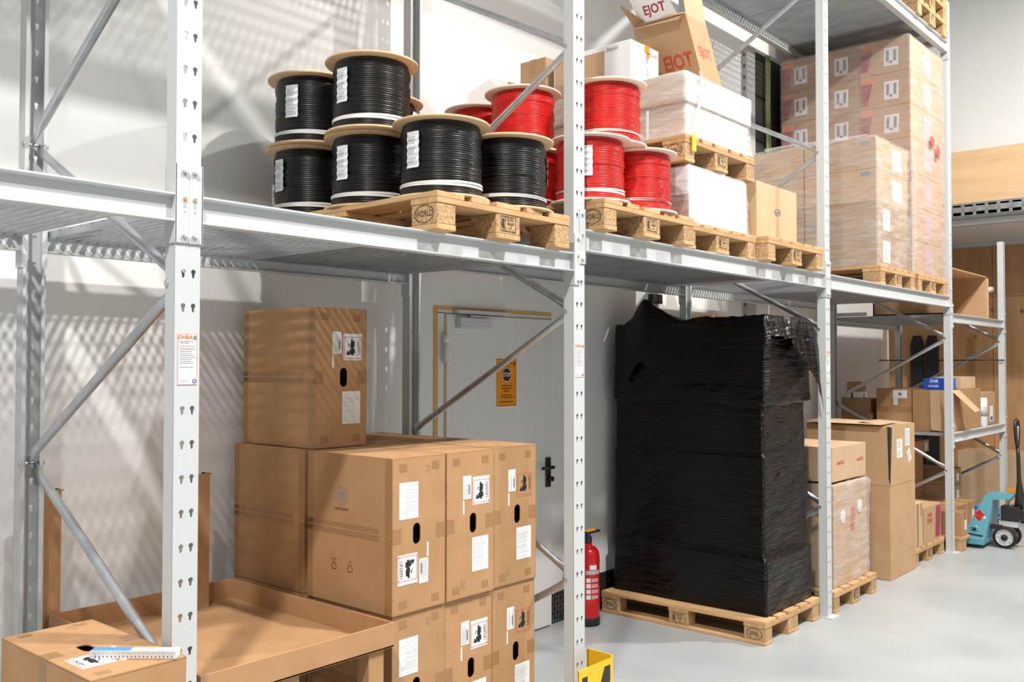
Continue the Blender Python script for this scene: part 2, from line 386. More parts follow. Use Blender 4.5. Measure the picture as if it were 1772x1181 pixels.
def frame(X, z1, label):
    t = T('rack_frame', label, 'rack frame', (X+.04, .56, 0), 'white pallet rack frames')
    upright(t, X, True, z1); upright(t, X, False, z1)
    for y0, y1 in ((-.045,.075),(1.045,1.165)): t.part('base_plate', MB().box(X-.02, y0, 0, X+.10, y1, .006, bev=.001), M['paint'])
    zb, zf = [.14,1.33,2.50,3.70], [.735,1.93,3.13,4.33]
    pts = []
    for a, b in zip(zb, zf): pts.append((1.075, a)); pts.append((.045, b))
    x = X+.04
    k = 0
    for (ya, za), (yb, zb_) in zip(pts, pts[1:]):
        if max(za, zb_) > z1: break
        mb = MB(); dx = .011 if k % 2 else -.011; sg = 1 if zb_ > za else -1
        flat_tube(mb, (x+dx, ya, za+.012), (x+dx, yb, zb_-.012)); k += 1
        br = t.part('brace', mb, M['galv'])
    for y, z in pts:
        if z > z1: continue
        b = MB().tube((x-.038, y, z), (x+.038, y, z), .006, 10).tube((x-.044,y,z),(x-.036,y,z),.0105,6).tube((x+.036,y,z),(x+.044,y,z),.0105,6)
        t.part('brace_bolt', b, M['galv'])
    return t
XS = [0.0, 1.91, 4.71, 7.52, 9.42]
f1 = frame(0.0, 5.0, 'nearest white rack frame with galvanised braces, left of the carton stack')
f2 = frame(1.91, 5.0, 'white rack frame between the black and red cable reels, beside the yellow guard')
f3 = frame(4.71, 5.0, 'white rack frame just right of the black wrapped pallet load')
f4 = frame(7.52, 5.0, 'tall white rack frame left of the turquoise pallet truck')
f5 = frame(9.42, 2.99, 'farthest low white rack frame behind the pallet truck handle')

def rating_label(t, X, zc, txt=True):
    Mx = fr('F', (X+.041, -.0004, zc)); s = sheet(t, 'rating_label', Mx, .062, .15, M['white'], label='white load rating label')
    text(t, 'lettering', 'OHRA', Mx, .0165, M['orangeprint'], s, bold=.0006, dx=-.007, dy=.064)
    t.part('print', MB().box(.022-.0, .0,0,.022,.0,0, M=Mx), M['ink'], s) if False else None
    sheet(t, 'print', Mx, .010, .012, M['ink'], parent=s, dx=.0235, dy=.063, th=.0004, lift=.001)
    print_lines(t, Mx, .046, .018, 4, M['ink'], s, seed=int(X*7+1), dy=.045)
    print_lines(t, Mx, .050, .058, 10, M['ink'], s, seed=int(X*7+2), dy=.003, fill=.4)
    print_lines(t, Mx, .035, .012, 3, M['inkl'], s, seed=int(X*7+3), dx=-.008, dy=-.064)
    mb = MB().lathe([(.0035,.0012),(.0065,.0012),(.0065,.0016),(.0035,.0016)], 16, caps=False)
    for v in mb.bm.verts: v.co = Mx @ (v.co + Vector((.022,-.064,0)))
    t.part('round_mark', mb, M['blueink'], s)
    fb = MB()
    for a in ((-.030,-.0745,.030,-.0735),(-.030,.0735,.030,.0745),(-.0305,-.0745,-.0295,.0745),(.0295,-.0745,.0305,.0745),(-.03,.0325,.03,.0333)):
        fb.box(a[0],a[1],.0008,a[2],a[3],.0013, M=Mx)
    t.part('label_border', fb, M['redink'], s)
rating_label(f1, 0.0, 1.708); rating_label(f2, 1.91, 1.71); rating_label(f3, 4.71, 1.71)

# ------------------------------------------------------------------ beams
def beam(Xa, Xb, ztop, h, label, front=True, fl=.048):
    """I-section beam with hooked end connectors between two frames"""
    y0 = -.006 if front else 1.126-fl
    t = T('shelf_beam', label, 'rack beam', (Xa, y0, ztop-h), 'white shelf beams')
    a, b = Xa+.004, Xb-.004; w = .0045; cy = y0+fl/2
    bm = MB(); e = .0055
    prof = [(y0,ztop-h),(y0+fl,ztop-h),(y0+fl,ztop-h+e),(cy+w/2,ztop-h+e+.004),(cy+w/2,ztop-e-.004),(y0+fl,ztop-e),(y0+fl,ztop),(y0,ztop),(y0,ztop-e),(cy-w/2,ztop-e-.004),(cy-w/2,ztop-h+e+.004),(y0,ztop-h+e)]
    bm.prism(prof, a, b, 'x'); t.part('beam_profile', bm, M['paint'])
    zc0, zc1 = ztop-h-.062, ztop+.088
    for sgn, X in ((1, Xa), (-1, Xb)):
        cb = MB()
        ys = -.0055 if front else 1.1255
        yi = -.0005 if front else 1.1205
        if sgn == 1: cb.box(X-.041, min(ys,yi), zc0, X+.004, max(ys,yi), zc1, bev=.001); cb.box(X+.0005, (-.0055 if front else 1.065), zc0, X+.0045, (.055 if front else 1.1255), zc1)
        else: cb.box(X-.004, min(ys,yi), zc0, X+.039, max(ys,yi), zc1, bev=.001); cb.box(X-.0045, (-.0055 if front else 1.065), zc0, X-.0005, (.055 if front else 1.1255), zc1)
        c = t.part('beam_connector', cb, M['paint'])
        if front:
            xx = X - .0215 if sgn == 1 else X + .0265
            for zz in (zc0+.022, zc1-.022):
                t.part('hook_bolt', MB().tube((xx,-.0055,zz),(xx,-.014,zz),.0085,6).tube((xx,-.014,zz),(xx,-.0165,zz),.005,12), M['paint'], c)
            t.part('lock_pin', MB().tube((xx,-.0055,zc0+.13),(xx,-.010,zc0+.13),.0055,10), M['tapecl'], c)
            t.part('slot', MB().box(xx-.004,-.0062,zc0+.105,xx+.004,-.0054,zc0+.128).box(xx-.003,-.0062,zc0+.09,xx+.003,-.0054,zc0+.096), M['hole'] if False else M['grey'], c)
    return t
BAYS = [(-2.72,-.0), (0.08,1.91), (1.99,4.71), (4.79,7.52), (7.60,9.42)]
# bay 0 starts at a frame outside the picture
f0 = frame(-1.91, 5.0, 'white rack frame beyond the left edge of the picture')
BAYS[0] = (-1.83, 0.0)
DECKS = []
def level(bay, z, h, lf, lb, ld, panels, decks=True, y0=.0435, y1=1.0765):
    a, b = BAYS[bay]
    beam(a, b, z, h, lf, True); beam(a, b, z, h, lb, False)
    if not decks: return
    wd = (b-a-.02)/panels
    for i in range(panels):
        xa = a+.01+i*wd+.004; xb = a+.01+(i+1)*wd-.004; gm = MB(); n = int((xb-xa)/.038); st = (xb-xa-.003)/n
        for k in range(n+1):
            x = xa + k*st; gm.box(x, y0-.020, z-.029, x+.0028, y1+.020, z-.002).box(x-.0055, y0-.020, z-.031, x+.0083, y1+.020, z-.0285)
        y = y0
        while y < y1: gm.box(xa, y, z-.009, xb, y+.005, z-.003); y += .0855
        t = T('steel_grating', ld[i], 'grating', (xa, y0, z-.034), 'galvanised gratings on the rack')
        t.part('grating_bars', gm, M['zinc']); t.part('edge_strip', MB().box(xa, y0-.0225, z-.034, xb, y0-.0195, z-.001), M['zinc']); t.part('edge_strip', MB().box(xa, y1+.0195, z-.034, xb, y1+.0225, z-.001), M['zinc'])
level(0, 2.19, .082, 'white front beam at mid height reaching out of the left picture edge', 'white rear beam at mid height near the left picture edge', ['galvanised grating running out of the left picture edge', 'galvanised grating just left of the nearest rack frame'], 2)
level(1, 2.19, .082, 'white front beam under the pallet of black cable reels', 'white rear beam above the top carton, under the black reels shelf', ['galvanised grating left of the black reels, right of the nearest frame','galvanised grating under the pallet of black cable reels'], 2)
level(2, 2.304, .098, 'white front beam under the red reels and milky wrapped loads', 'white rear beam behind the black wrapped load', ['galvanised grating under the red cable reels','galvanised grating under the two stacked white wrapped loads','galvanised grating under the single taped carton'], 3)
level(3, 2.304, .098, 'white front beam under the brown wrapped carton loads', 'white rear beam under the brown wrapped carton loads', ['galvanised grating left of the wrapped printed cartons','galvanised grating under the wrapped printed cartons','galvanised grating under the tallest wrapped load'], 3)
level(2, 4.62, .1, 'upper white front beam above the red reels', 'upper white rear beam above the open printed carton', ['upper galvanised grating above the red reels','upper galvanised grating above the open printed carton','upper galvanised grating left of the third frame'], 3)
level(3, 4.62, .1, 'upper white front beam under the stacked empty pallets', 'upper white rear beam above the tallest wrapped load', ['upper galvanised grating right of the third frame','upper galvanised grating above the tallest wrapped load','upper galvanised grating under the stacked empty pallets'], 3)
level(1, 3.9, .1, 'upper white front beam above the black reels', 'upper white rear beam above the black reels', ['upper grating left of the black reels','upper grating above the black reels'], 2)
level(0, 3.9, .1, 'upper white front beam at the left picture edge', 'upper white rear beam at the left picture edge', ['upper grating at the left picture edge','upper grating left of the nearest frame'], 2)
level(4, 2.155, .082, 'white front beam under the large open carton, farthest bay', 'white rear beam of the farthest bay, upper', ['galvanised grating under the large open-sided carton in the farthest bay','galvanised grating at the right end of the farthest bay'], 2)
level(4, 1.068, .082, 'low white front beam under the open-flapped cartons in the farthest bay', 'low white rear beam of the farthest bay', ['low grating under the flapped cartons in the farthest bay','low grating under the white roll in the farthest bay'], 2)

# ------------------------------------------------------------------ pallets
def pallet_proto(stamp, blockmat, label, cat='pallet', dark=False):
    """0.8 wide (x), 1.2 deep (y), origin at front left bottom corner"""
    t = T('wooden_pallet', label, cat, (0,0,0))
    bw = [(0,.145),(.3275,.4725),(.655,.80)]
    tb = [(0,.145),(.1865,.2865),(.3275,.4725),(.5135,.6135),(.655,.80)]
    r = random.Random(3)
    for a, b in tb: t.part('deck_board', MB().box(a, 0, .122, b, 1.2, .144, bev=.002), M['plank'])
    for c in ((0,.145),(.5275,.6725),(1.055,1.2)):
        t.part('cross_board', MB().box(0, c[0], .100, .8, c[1], .122, bev=.002), M['plankx'])
        for a, b in ((0,.1),(.3275,.4725),(.70,.80)): t.part('block', MB().box(a+(.002 if a == 0 else 0), c[0]+.003, .022, b, c[1]-.003, .100, bev=.003), blockmat)
    for a, b in ((0,.1),(.3275,.4725),(.70,.80)): t.part('bottom_board', MB().box(a, 0, 0, b, 1.2, .022, bev=.003), M['plank'])
    def oval(cx, cy, w=.052, h=.034):
        cm = fr('L', (.0016, cx, .063)); mb = MB(); n = 28
        for k in range(n):
            a, b = 2*PI*k/n, 2*PI*(k+1)/n
            q = [(w*math.cos(a)*s, h*math.sin(a)*s) for s in (1, .93)] + [(w*math.cos(b)*s, h*math.sin(b)*s) for s in (.93, 1)]
            mb.quad(*[cm @ Vector((u, v, .0006)) for u, v in q])
        o = t.part('stamp', mb, M['black'], local=True)
        if stamp: text(t, 'lettering', stamp, cm, .034, M['black'], o, sx=.72 if len(stamp) > 4 else .85, local=True, lift=.0006)
    if stamp:
        oval(.0725, .063)
        if dark: oval(1.1275, .063)
    cm = fr('L', (.0016, .60, .063)) if dark else fr('F', (.40, .0022, .063))
    fb = MB()
    for a in ((-.045,-.03,.045,-.028),(-.045,.028,.045,.03),(-.045,-.03,-.0435,.03),(.0435,-.03,.045,.03),(-.02,-.03,-.0188,.03)): fb.box(a[0],a[1],0,a[2],a[3],.0006, M=cm)
    o = t.part('stamp', fb, M['black'], local=True)
    text(t, 'lettering', 'DE-TH1\n490409\nHT', cm, .017, M['black'], o, sx=.75, local=True, lift=.0006, dx=.012)
    fb2 = MB().box(-.034,-.022,0,-.030,.022,.0006, M=cm)
    for k in range(4): fb2.box(-.040, -.015+k*.009, 0, -.024, -.011+k*.009, .0006, M=cm)
    t.part('ear_mark', fb2, M['black'], o, local=True)
    return t.o
pw = pallet_proto('WORLD', M['chip'], 'wooden pallet with an oval stamp under the black cable reels')
pw.location = (1.0, -.062, 2.190); pw['group'] = 'wooden pallets'
dup(pw, (2.05, -.07, 2.304), label='wooden pallet under the red cable reels')
pl = pallet_proto('', M['chip'], 'wooden pallet under the lower white wrapped load'); pl.location = (2.875, -.01, 2.304); pl['group'] = 'wooden pallets'
dup(pl, (3.70, -.075, 2.304), label='wooden pallet under the taped single carton')
dup(pw, (2.91, .015, 2.772), label='wooden pallet between the two stacked white wrapped loads')
pe = pallet_proto('EPAL', M['blockw'], 'wooden pallet on the floor under the black wrapped load', dark=True); pe.location = (3.85, .03, 0); pe['group'] = 'wooden pallets'
dup(pl, (.985, .12, 0), label='wooden pallet under the stack of taped cartons')
dup(pl, (5.78, .0, 2.304), label='pale wooden pallet under the wrapped printed cartons')
dup(pl, (6.66, .0, 2.304), label='wooden pallet under the tallest wrapped load')
dup(pl, (4.845, .005, 0), label='wooden pallet under the clear-wrapped load and loose carton, left of the tall carton')
dup(pl, (6.70, .06, 0), label='wooden pallet right of the tall carton on the floor')
for k in range(4): dup(pl, (6.62, -.03, 4.62+k*.1445), label=('lowest','second lowest','second highest','topmost')[k]+' empty pallet stacked on the upper shelf at the top right')

# ------------------------------------------------------------------ cable reels
def reel_proto(name_label, winding, flangemat, striptilt, lab):
    t = T('cable_reel', name_label, 'cable reel', (0,0,0))
    R = .195; rb = .160
    for z in (0, .300):
        t.part('flange', MB().lathe([(.02,z),(R-.002,z),(R,z+.002),(R,z+.008),(R-.002,z+.010),(.02,z+.010)], 64), flangemat)
    prof = []; rnd = random.Random(11 if winding == M['cblack'] else 5); nc = 34; dz = .288/nc
    offs = [rnd.uniform(-.0016,.0016) + .002*math.sin(k*.7) for k in range(nc)]
    mb = MB(); n = 72; rings = []
    for k in range(nc):
        for j in range(5):
            fz = (k+j/5)*dz; a = j/5*PI
            ring = []
            for q in range(n):
                th = 2*PI*q/n
                w = .0028*noise.noise(Vector((math.cos(th)*1.3, math.sin(th)*1.3, k*.9))) 
                zz = .010+.001+fz+.0022*math.sin(th*1+k*.15)*math.sin(PI*fz/.288)
                edge = -.006*max(0,(fz/.288-.86)/.14)
                r = rb + offs[k] + w + edge - .0036 + .0044*math.sin(a)
                ring.append(mb.bm.verts.new((r*math.cos(th), r*math.sin(th), min(zz,.2995))))
            rings.append(ring)
    for A, B in zip(rings, rings[1:]):
        for q in range(n):
            f = mb.bm.faces.new((A[q],A[(q+1)%n],B[(q+1)%n],B[q])); f.smooth = True
    t.part('cable_winding', mb, winding)
    for off, zc in ((0,.052),(.6,.06)):
        sp = MB(); pr = []
        for q in range(72):
            th = 2*PI*q/72; z = zc + striptilt*math.sin(th+.5+off*2); r = rb+.0045
            pr.append([(r*math.cos(th), r*math.sin(th), z-.0045),(r*math.cos(th), r*math.sin(th), z+.0045)])
        for a, b in zip(pr, pr[1:]+pr[:1]): sp.quad(a[0], b[0], b[1], a[1])
        t.part('strap', sp, M['strap'])
    if lab:
        lb = MB(); a0, a1 = math.radians(173), math.radians(194); rr = rb+.007
        for k in range(6):
            for j in range(10):
                A = a0+(a1-a0)*k/6; B = a0+(a1-a0)*(k+1)/6; z0 = .115+.014*j; z1 = z0+.014
                g = lambda an, z: ((rr+.002*math.sin(z*230))*math.cos(an+.006*math.sin(z*150)), (rr+.002*math.sin(z*230))*math.sin(an+.006*math.sin(z*150)), z)
                lb.quad(g(A,z0), g(B,z0), g(B,z1), g(A,z1))
        lo = t.part('paper_label', lb, M['white'], label='white crinkled paper label')
        pb = MB(); rnd = random.Random(4); rr = rb+.0102
        for j in range(11):
            if j in (3,7): continue
            z = .128+.0105*j; A = a0+.05; E = a1-.04-rnd.random()*.1; 
            while A < E:
                B = min(E, A+rnd.uniform(.02,.08)); pb.quad((rr*math.cos(A),rr*math.sin(A),z),(rr*math.cos(B),rr*math.sin(B),z),(rr*math.cos(B),rr*math.sin(B),z+.005),(rr*math.cos(A),rr*math.sin(A),z+.005)); A = B+.012
        t.part('print', pb, M['inkl'], lo)
    # core tube and drive hole
    t.part('core', MB().lathe([(.02,0),(.02,.31)], 24), M['ply'])
    return t.o
zb = 2.334; H = .311
rbk = reel_proto('black cable reel alone at the front of its pallet, above the oval stamp', M['cblack'], M['ply'], .004, True)
rbk.location = (1.215, .135, zb); rbk['group'] = 'black cable reels'
G = 'black cable reels'
rb2 = dup(rbk, (1.605, .12, zb), (0,0,2.4), 'black cable reel at the front right of the pallet, nearest the red ones')
dup(rbk, (1.185, .53, zb), (0,0,.03), 'lower black cable reel of the middle two-high stack')
dup(rbk, (1.165, .50, zb+H), (0,0,-.02), 'topmost black cable reel, highest of all')
dup(rbk, (1.175, .93, zb), (0,0,-.1), 'lower black cable reel at the far left')
dup(rbk, (1.16, .90, zb+H), (0,0,.30), 'upper black cable reel at the far left')
dup(rbk, (1.59, .52, zb), (0,0,2), 'black cable reel hidden low behind the front pair')
dup(rbk, (1.59, .93, zb), (0,0,2), 'black cable reel at the back right of the pallet, lower')
dup(rbk, (1.585, .91, zb+H), (0,0,2), 'black cable reel peeking out behind the topmost one')
zr = 2.448
rrd = reel_proto('lower red cable reel at the front left, with a white label beside the upright', M['cred'], M['plyp'], .007, True)
rrd.location = (2.20, .12, zr); rrd.rotation_euler = (0,0,.45); rrd['group'] = 'red cable reels'
def norlabel(o):
    for c in list(o.children):
        if c.name.startswith('paper_label'):
            for g in list(c.children): bpy.data.objects.remove(g)
            bpy.data.objects.remove(c)
for p, l in (((2.605,.11,zr),'lower red cable reel at the front right, beside the milky wrapped load'), ((2.395,.155,zr+H),'upper red cable reel right of the upright, topmost front'),
             ((2.22,.53,zr),'lower red cable reel seen between the black reel and the upright'), ((2.215,.555,zr+H),'upper red cable reel left of the upright behind the brace'),
             ((2.63,.53,zr),'lower red cable reel hidden behind the front right one'), ((2.24,.94,zr),'lower red cable reel at the back left'),
             ((2.32,.95,zr+H),'upper red cable reel at the far left, farthest back')):
    o = dup(rrd, p, (0,0,2.6), l); norlabel(o)

# ------------------------------------------------------------------ cartons
def tape_band(mb, x0, y0, z0, x1, y1, z1, e=.0008): mb.box(x0-e, y0-e, z0, x1+e, y1+e, z1)

def holed_face(w, h, cx, cz, hw, hh):
    cu = bpy.data.curves.new('face', 'CURVE'); cu.dimensions = '2D'; cu.fill_mode = 'BOTH'; cu.extrude = .002
    def spl(pts):
        s = cu.splines.new('POLY'); s.points.add(len(pts)-1)
        for p, q in zip(s.points, pts): p.co = (q[0], q[1], 0, 1)
        s.use_cyclic_u = True
    spl([(.003,.003),(w-.003,.003),(w-.003,h-.003),(.003,h-.003)])
    pts = [(cx+hw*math.cos(a), cz+(hh-hw)+hw*math.sin(a)) for a in [PI*k/10 for k in range(11)]] + [(cx-hw*math.cos(a), cz-(hh-hw)-hw*math.sin(a)) for a in [PI*k/10 for k in range(11)]]
    spl(pts); o = bpy.data.objects.new('face', cu); me = bpy.data.meshes.new_from_object(o); bpy.data.objects.remove(o)
    me.transform(Matrix(((1,0,0,0),(0,0,-1,.002),(0,1,0,0),(0,0,0,1)))); return me

def un_carton(label, variant=0, flip=False):
    """tall narrow taped carton with grip hole; front face towards -Y; origin bottom front left"""
    w, d, h = .282, .518, .594
    t = T('taped_carton', label, 'carton', (0,0,0), 'taped cartons with grip holes')
    hx = w*.55 if not flip else w*.45
    me = holed_face(w, h, hx, h*.5, .020, .041)
    mb = MB(); mb.bm.from_mesh(me)
    mb.box(0, .004, 0, w, d, .004).box(0,.004,h-.004,w,d,h).box(0,.004,.004,.004,d,h-.004).box(w-.004,.004,.004,w,d,h-.004).box(.004,d-.004,.004,w-.004,d,h-.004)
    mb.box(0,0,0,.004,.005,h).box(w-.004,0,0,w,.005,h).box(.003,0,0,w-.003,.005,.004).box(.003,0,h-.004,w-.003,.005,h)
    t.part('carton_body', mb, M['card'], local=True)
    # tape: middle seam around, edge strips, corner patches
    tp = MB(); e = .0007
    tp.box(-e, .08, h*.5-.024, 0, d+e, h*.5+.024)
    tp.box(w, .0, h*.5-.024, w+e, d, h*.5+.024)
    tp.box(-e, -e, h*.5-.028, .045, .001, h*.5+.028).box(w-.05, -e, h*.5-.03, w+e, .001, h*.5+.028)
    tp.box(-e, -e, 0, .0, .04, h).box(-e, d-.035, 0, .0, d, h)
    for zz in (.02, h-.055):
        tp.box(.035,-e,zz,.075,.001,zz+.03).box(w-.075,-e,zz,w-.035,.001,zz+.03)
    t.part('tape', tp, M['tape'], local=True)
    tc = MB(); tc.box(-2*e, .0, h*.5-.0015, -e, d, h*.5+.0015)
    for zz in [h*k/9 for k in range(1,9)]: tc.box(.003,-2*e,zz-.003,.009,-e,zz+.003)
    t.part('seam', tc, M['tapecl'], local=True)
    C = fr('F', (w/2, -.0003, h/2), PI if flip else 0)
    def P(u, v): return ((u-.5)*w, (.5-v)*h)
    x, y = P(.70,.72); s = sheet(t, 'instruction_sheet', C, .098, .14, M['white'], dx=x, dy=y, local=True)
    print_lines(t, C, .088, .12, 22, M['inkl'], s, seed=9, dx=x, dy=y, local=True, fill=.35)
    x, y = P(.42,.25); s = sheet(t, 'shipping_label', C, .048, .095, M['white'], dx=x, dy=y, local=True)
    print_lines(t, C @ Matrix.Translation((x,y,0)) @ Matrix.Rotation(PI/2,4,'Z'), .085, .04, 8, M['ink'], s, seed=5+variant, local=True, fill=.3)
    sheet(t, 'barcode', C, .008, .04, M['ink'], parent=s, dx=x+.012, dy=y-.01, th=.0003, lift=.0011, local=True)
    x2, y2 = P(.345,.385); sheet(t, 'paper_strip', C, .008, .055, M['white'], dx=x2, dy=y2, local=True)
    x, y = P(.72,.28)
    hz = M['white'] if variant != 2 else M['card']
    s = sheet(t, 'hazard_label', C, .102, .115, hz, dx=x, dy=y, local=True)
    st = MB(); X2 = C @ Matrix.Translation((x,y,0))
    for k in range(12):
        u = -.046+k*.0083
        for vv in (-.052, .040): st.quad(*[X2 @ Vector(q) for q in ((u,vv,.0014),(u+.004,vv,.0014),(u+.006,vv+.005,.0014),(u+.002,vv+.005,.0014))])
    for k in range(12):
        v = -.051+k*.0079
        for uu in (-.049, .043): st.quad(*[X2 @ Vector(q) for q in ((uu,v,.0014),(uu+.005,v+.002,.0014),(uu+.005,v+.006,.0014),(uu,v+.004,.0014))])
    t.part('hatched_border', st, M['redink'], s, local=True)
    pc = MB()
    for a in ((-.034,-.034,-.012,-.026),(-.030,-.026,-.020,-.018),(-.018,-.030,-.004,-.010),(-.008,-.036,.004,-.004),(.004,-.028,.012,-.008),(-.012,-.006,.006,.014),(.000,.000,.010,.026),(-.010,.014,.0,.034)):
        pc.box(a[0],a[1],.0012,a[2],a[3],.0016, M=X2)
    for k in range(5): pc.quad(*[X2 @ Vector(q) for q in ((-.026+k*.002,.0+k*.003,.0016),(-.023+k*.002,.0+k*.003,.0016),(-.018,.016,.0016),(-.020,.016,.0016))])
    t.part('pictogram', pc, M['black'], s, local=True)
    text(t, 'lettering', 'UN3091', X2 @ Matrix.Rotation(PI/2,4,'Z'), .021, M['black'], s, local=True, dx=.0, dy=-.034, sx=.95)
    # corner mark
    x, y = P(.36,.9); X3 = C @ Matrix.Translation((x,y,0)); cmk = MB().box(-.014,-.02,.0004,-.013,.02,.0008,M=X3).box(-.014,-.02,.0004,.006,-.019,.0008,M=X3)
    o = t.part('corner_mark', cmk, M['ink'], local=True); text(t, 'lettering', 'CL', X3 @ Matrix.Rotation(PI/2,4,'Z'), .012, M['ink'], o, local=True, lift=.0006)
    return t.o
def un_side_print(o):
    class Q: pass
    q = T.__new__(T); q.o = o; q.loc = (0,0,0)
    w, d, h = .282, .518, .594
    C = fr('L', (-.0004, .30, .43)); mb = MB()
    for r0, r1 in ((.040,.038),(.031,.030)):
        for k in range(30):
            a, b = 2*PI*k/30, 2*PI*(k+1)/30
            mb.quad(*[C @ Vector(p) for p in ((r0*math.cos(a),r0*math.sin(a),.0003),(r0*math.cos(b),r0*math.sin(b),.0003),(r1*math.cos(b),r1*math.sin(b),.0003),(r1*math.cos(a),r1*math.sin(a),.0003))])
    mb.box(-.017,.006,.0002,.017,.016,.0005,M=C).box(-.005,-.022,.0002,.005,.008,.0005,M=C).box(-.019,-.01,.0002,-.011,.004,.0005,M=C).box(.011,-.01,.0002,.019,.004,.0005,M=C)
    s = q.part('round_print', mb, M['ink'], local=True)
    text(q, 'lettering', '30036TEX20707', C, .016, M['black'], s, local=True, dy=-.056, lift=.0004, sx=.8)
    for yy, tt in ((.345,'RECYCLE'),(.245,'PAP')):
        C2 = fr('L', (-.0004, yy, .145)); mb = MB()
        for k in range(3):
            a, b = PI/2+2*PI*k/3+.2, PI/2+2*PI*(k+1)/3-.2
            pa, pb = Vector((.019*math.cos(a),.019*math.sin(a),.0003)), Vector((.019*math.cos(b),.019*math.sin(b),.0003))
            n_ = Vector((-(pb-pa).y,(pb-pa).x,0)).normalized()*.003
            mb.quad(*[C2 @ p for p in (pa,pb,pb+n_,pa+n_)])
        s = q.part('recycling_mark', mb, M['black'], local=True); text(q, 'lettering', tt, C2, .010, M['black'], s, local=True, dy=.027, lift=.0004, sx=.8)
u0 = un_carton('taped carton standing alone on top of the stack, highest of the brown cartons', 0)
u1 = un_carton('middle-row taped carton nearest left with its grip hole side upside down', 1, True); un_side_print(u1)
u2 = un_carton('middle-row taped carton at the right end, hazard print straight on the board', 2)
YF = .15; Z0 = .144; HH = .5975
cols = [.975, 1.265, 1.560]
u0.location = (1.006, .672, Z0+2*HH)
u1.location = (cols[0], YF, Z0+HH)
u2.location = (cols[2], YF+.012, Z0+HH)
dup(u0, (cols[1], YF, Z0+HH), label='middle-row taped carton in the middle column, white hazard label')
dup(u1, (cols[0]+.01, YF+.01, Z0), label='bottom-row taped carton at the left, partly behind the cardboard tray')
dup(u0, (cols[1]+.005, YF+.015, Z0), label='bottom-row taped carton in the middle column')
dup(u2, (cols[2], YF+.02, Z0), label='bottom-row taped carton at the right end')
for r, rn in ((0,'bottom'),(1,'middle')):
    for c, cn in ((0,'left'),(1,'middle'),(2,'right')):
        dup(u0, (cols[c]+.004, YF+.545+.004*c, Z0+HH*r), label='%s-row taped carton of the rear rank in the %s column' % (rn, cn))
un_lie = dup(u0, (-.018, .447-.594+.0, .885), (-PI/2,0,PI), label='taped carton lying near the left picture edge with a folding rule on top')
# rotated: local y -> -z ; local z -> -y (after turning round); place so that the grip face is on top
un_lie.location = (-.020, .452, .885); un_lie.scale = (.945,.955,.955)
for c in list(un_lie.children):
    if c.name.startswith('instruction_sheet'):
        for g in list(c.children): bpy.data.objects.remove(g)
        bpy.data.objects.remove(c)
un_lie2 = dup(u0, (-.018, .455, .367), (-PI/2,0,PI), label='taped carton under the lying one at the left picture edge'); un_lie2.location = (-.018,.455,.3665)
def carton(name, label, x0,y0,z0,x1,y1,z1, m='card', cat='carton', group=None, bev=.004, flapline='top', tape=None, bow=.0):
    t = T(name, label, cat, (x0,y0,z0), group)
    t.part('carton_body', MB().box(x0,y0,z0,x1,y1,z1,bev=bev,seg=2), M[m])
    if tape:
        e = .0007; tb = MB(); ym = (y0+y1)/2; xm = (x0+x1)/2
        if tape == 'F':   # vertical tape on the front face and over the top
            tb.box(xm-.025, y0-e, z0+.002, xm+.025, y0, z1+e).box(xm-.025,y0,z1,xm+.025,y1,z1+e)
        elif tape == 'L':
            tb.box(x0-e, ym-.025, z1-.08, x0, ym+.025, z1+e).box(x0, ym-.025, z1, x1+e, ym+.025, z1+e)
        elif tape == 'TY': tb.box(x0, ym-.025, z1, x1, ym+.025, z1+e)
        elif tape == 'TF': tb.box(xm-.025,y0-e,z1-.07,xm+.025,y0,z1+e).box(xm-.025,y0,z1,xm+.025,y1,z1+e)
        t.part('tape', tb, M['tape' if tape != 'F' else 'tapecl'])
    return t
base = carton('plain_carton', 'plain carton at the bottom under the left cartons', -.285,-.10,0,-.024,.44,.389)
base.o.location.z = 0; 
for c in base.o.children: pass
un_lie2_remove = [un_lie2] + list(un_lie2.children)
for o in [g for c in un_lie2.children for g in c.children] + list(un_lie2.children) + [un_lie2]: bpy.data.objects.remove(o)

# folding rule lying on the carton
t = T('folding_rule', 'white folding rule with a blue stripe lying on the carton at the left', 'folding rule', (-.11,-.02,.886))
d = Vector((.166,-.191,0)).normalized(); n_ = Vector((d.y,-d.x,0)); 
FR = Matrix.Identity(4)
for i in range(3): FR[i][0] = d[i]; FR[i][1] = -n_[i]; FR[i][2] = (0,0,1)[i]; FR[i][3] = (-.118,-.02,.886)[i]
for k in range(5):
    t.part('rule_segment', MB().box(-.118,-.017+k*.0070,0,.118,-.0105+k*.0070,.022,bev=.001,M=FR), M['white'])
t.part('blue_stripe', MB().box(-.117,-.0160,.0221,-.01,.0165,.0226,M=FR), M['blue'])
ticks = MB()
for k in range(46): ticks.box(-.112+k*.005,-.0176,.012,-.111+k*.005,-.0171,.021,M=FR)
for k in range(20): ticks.box(-.105+k*.011,-.0176,.004,-.101+k*.011,-.0171,.009,M=FR)
t.part('scale_marks', ticks, M['ink'])

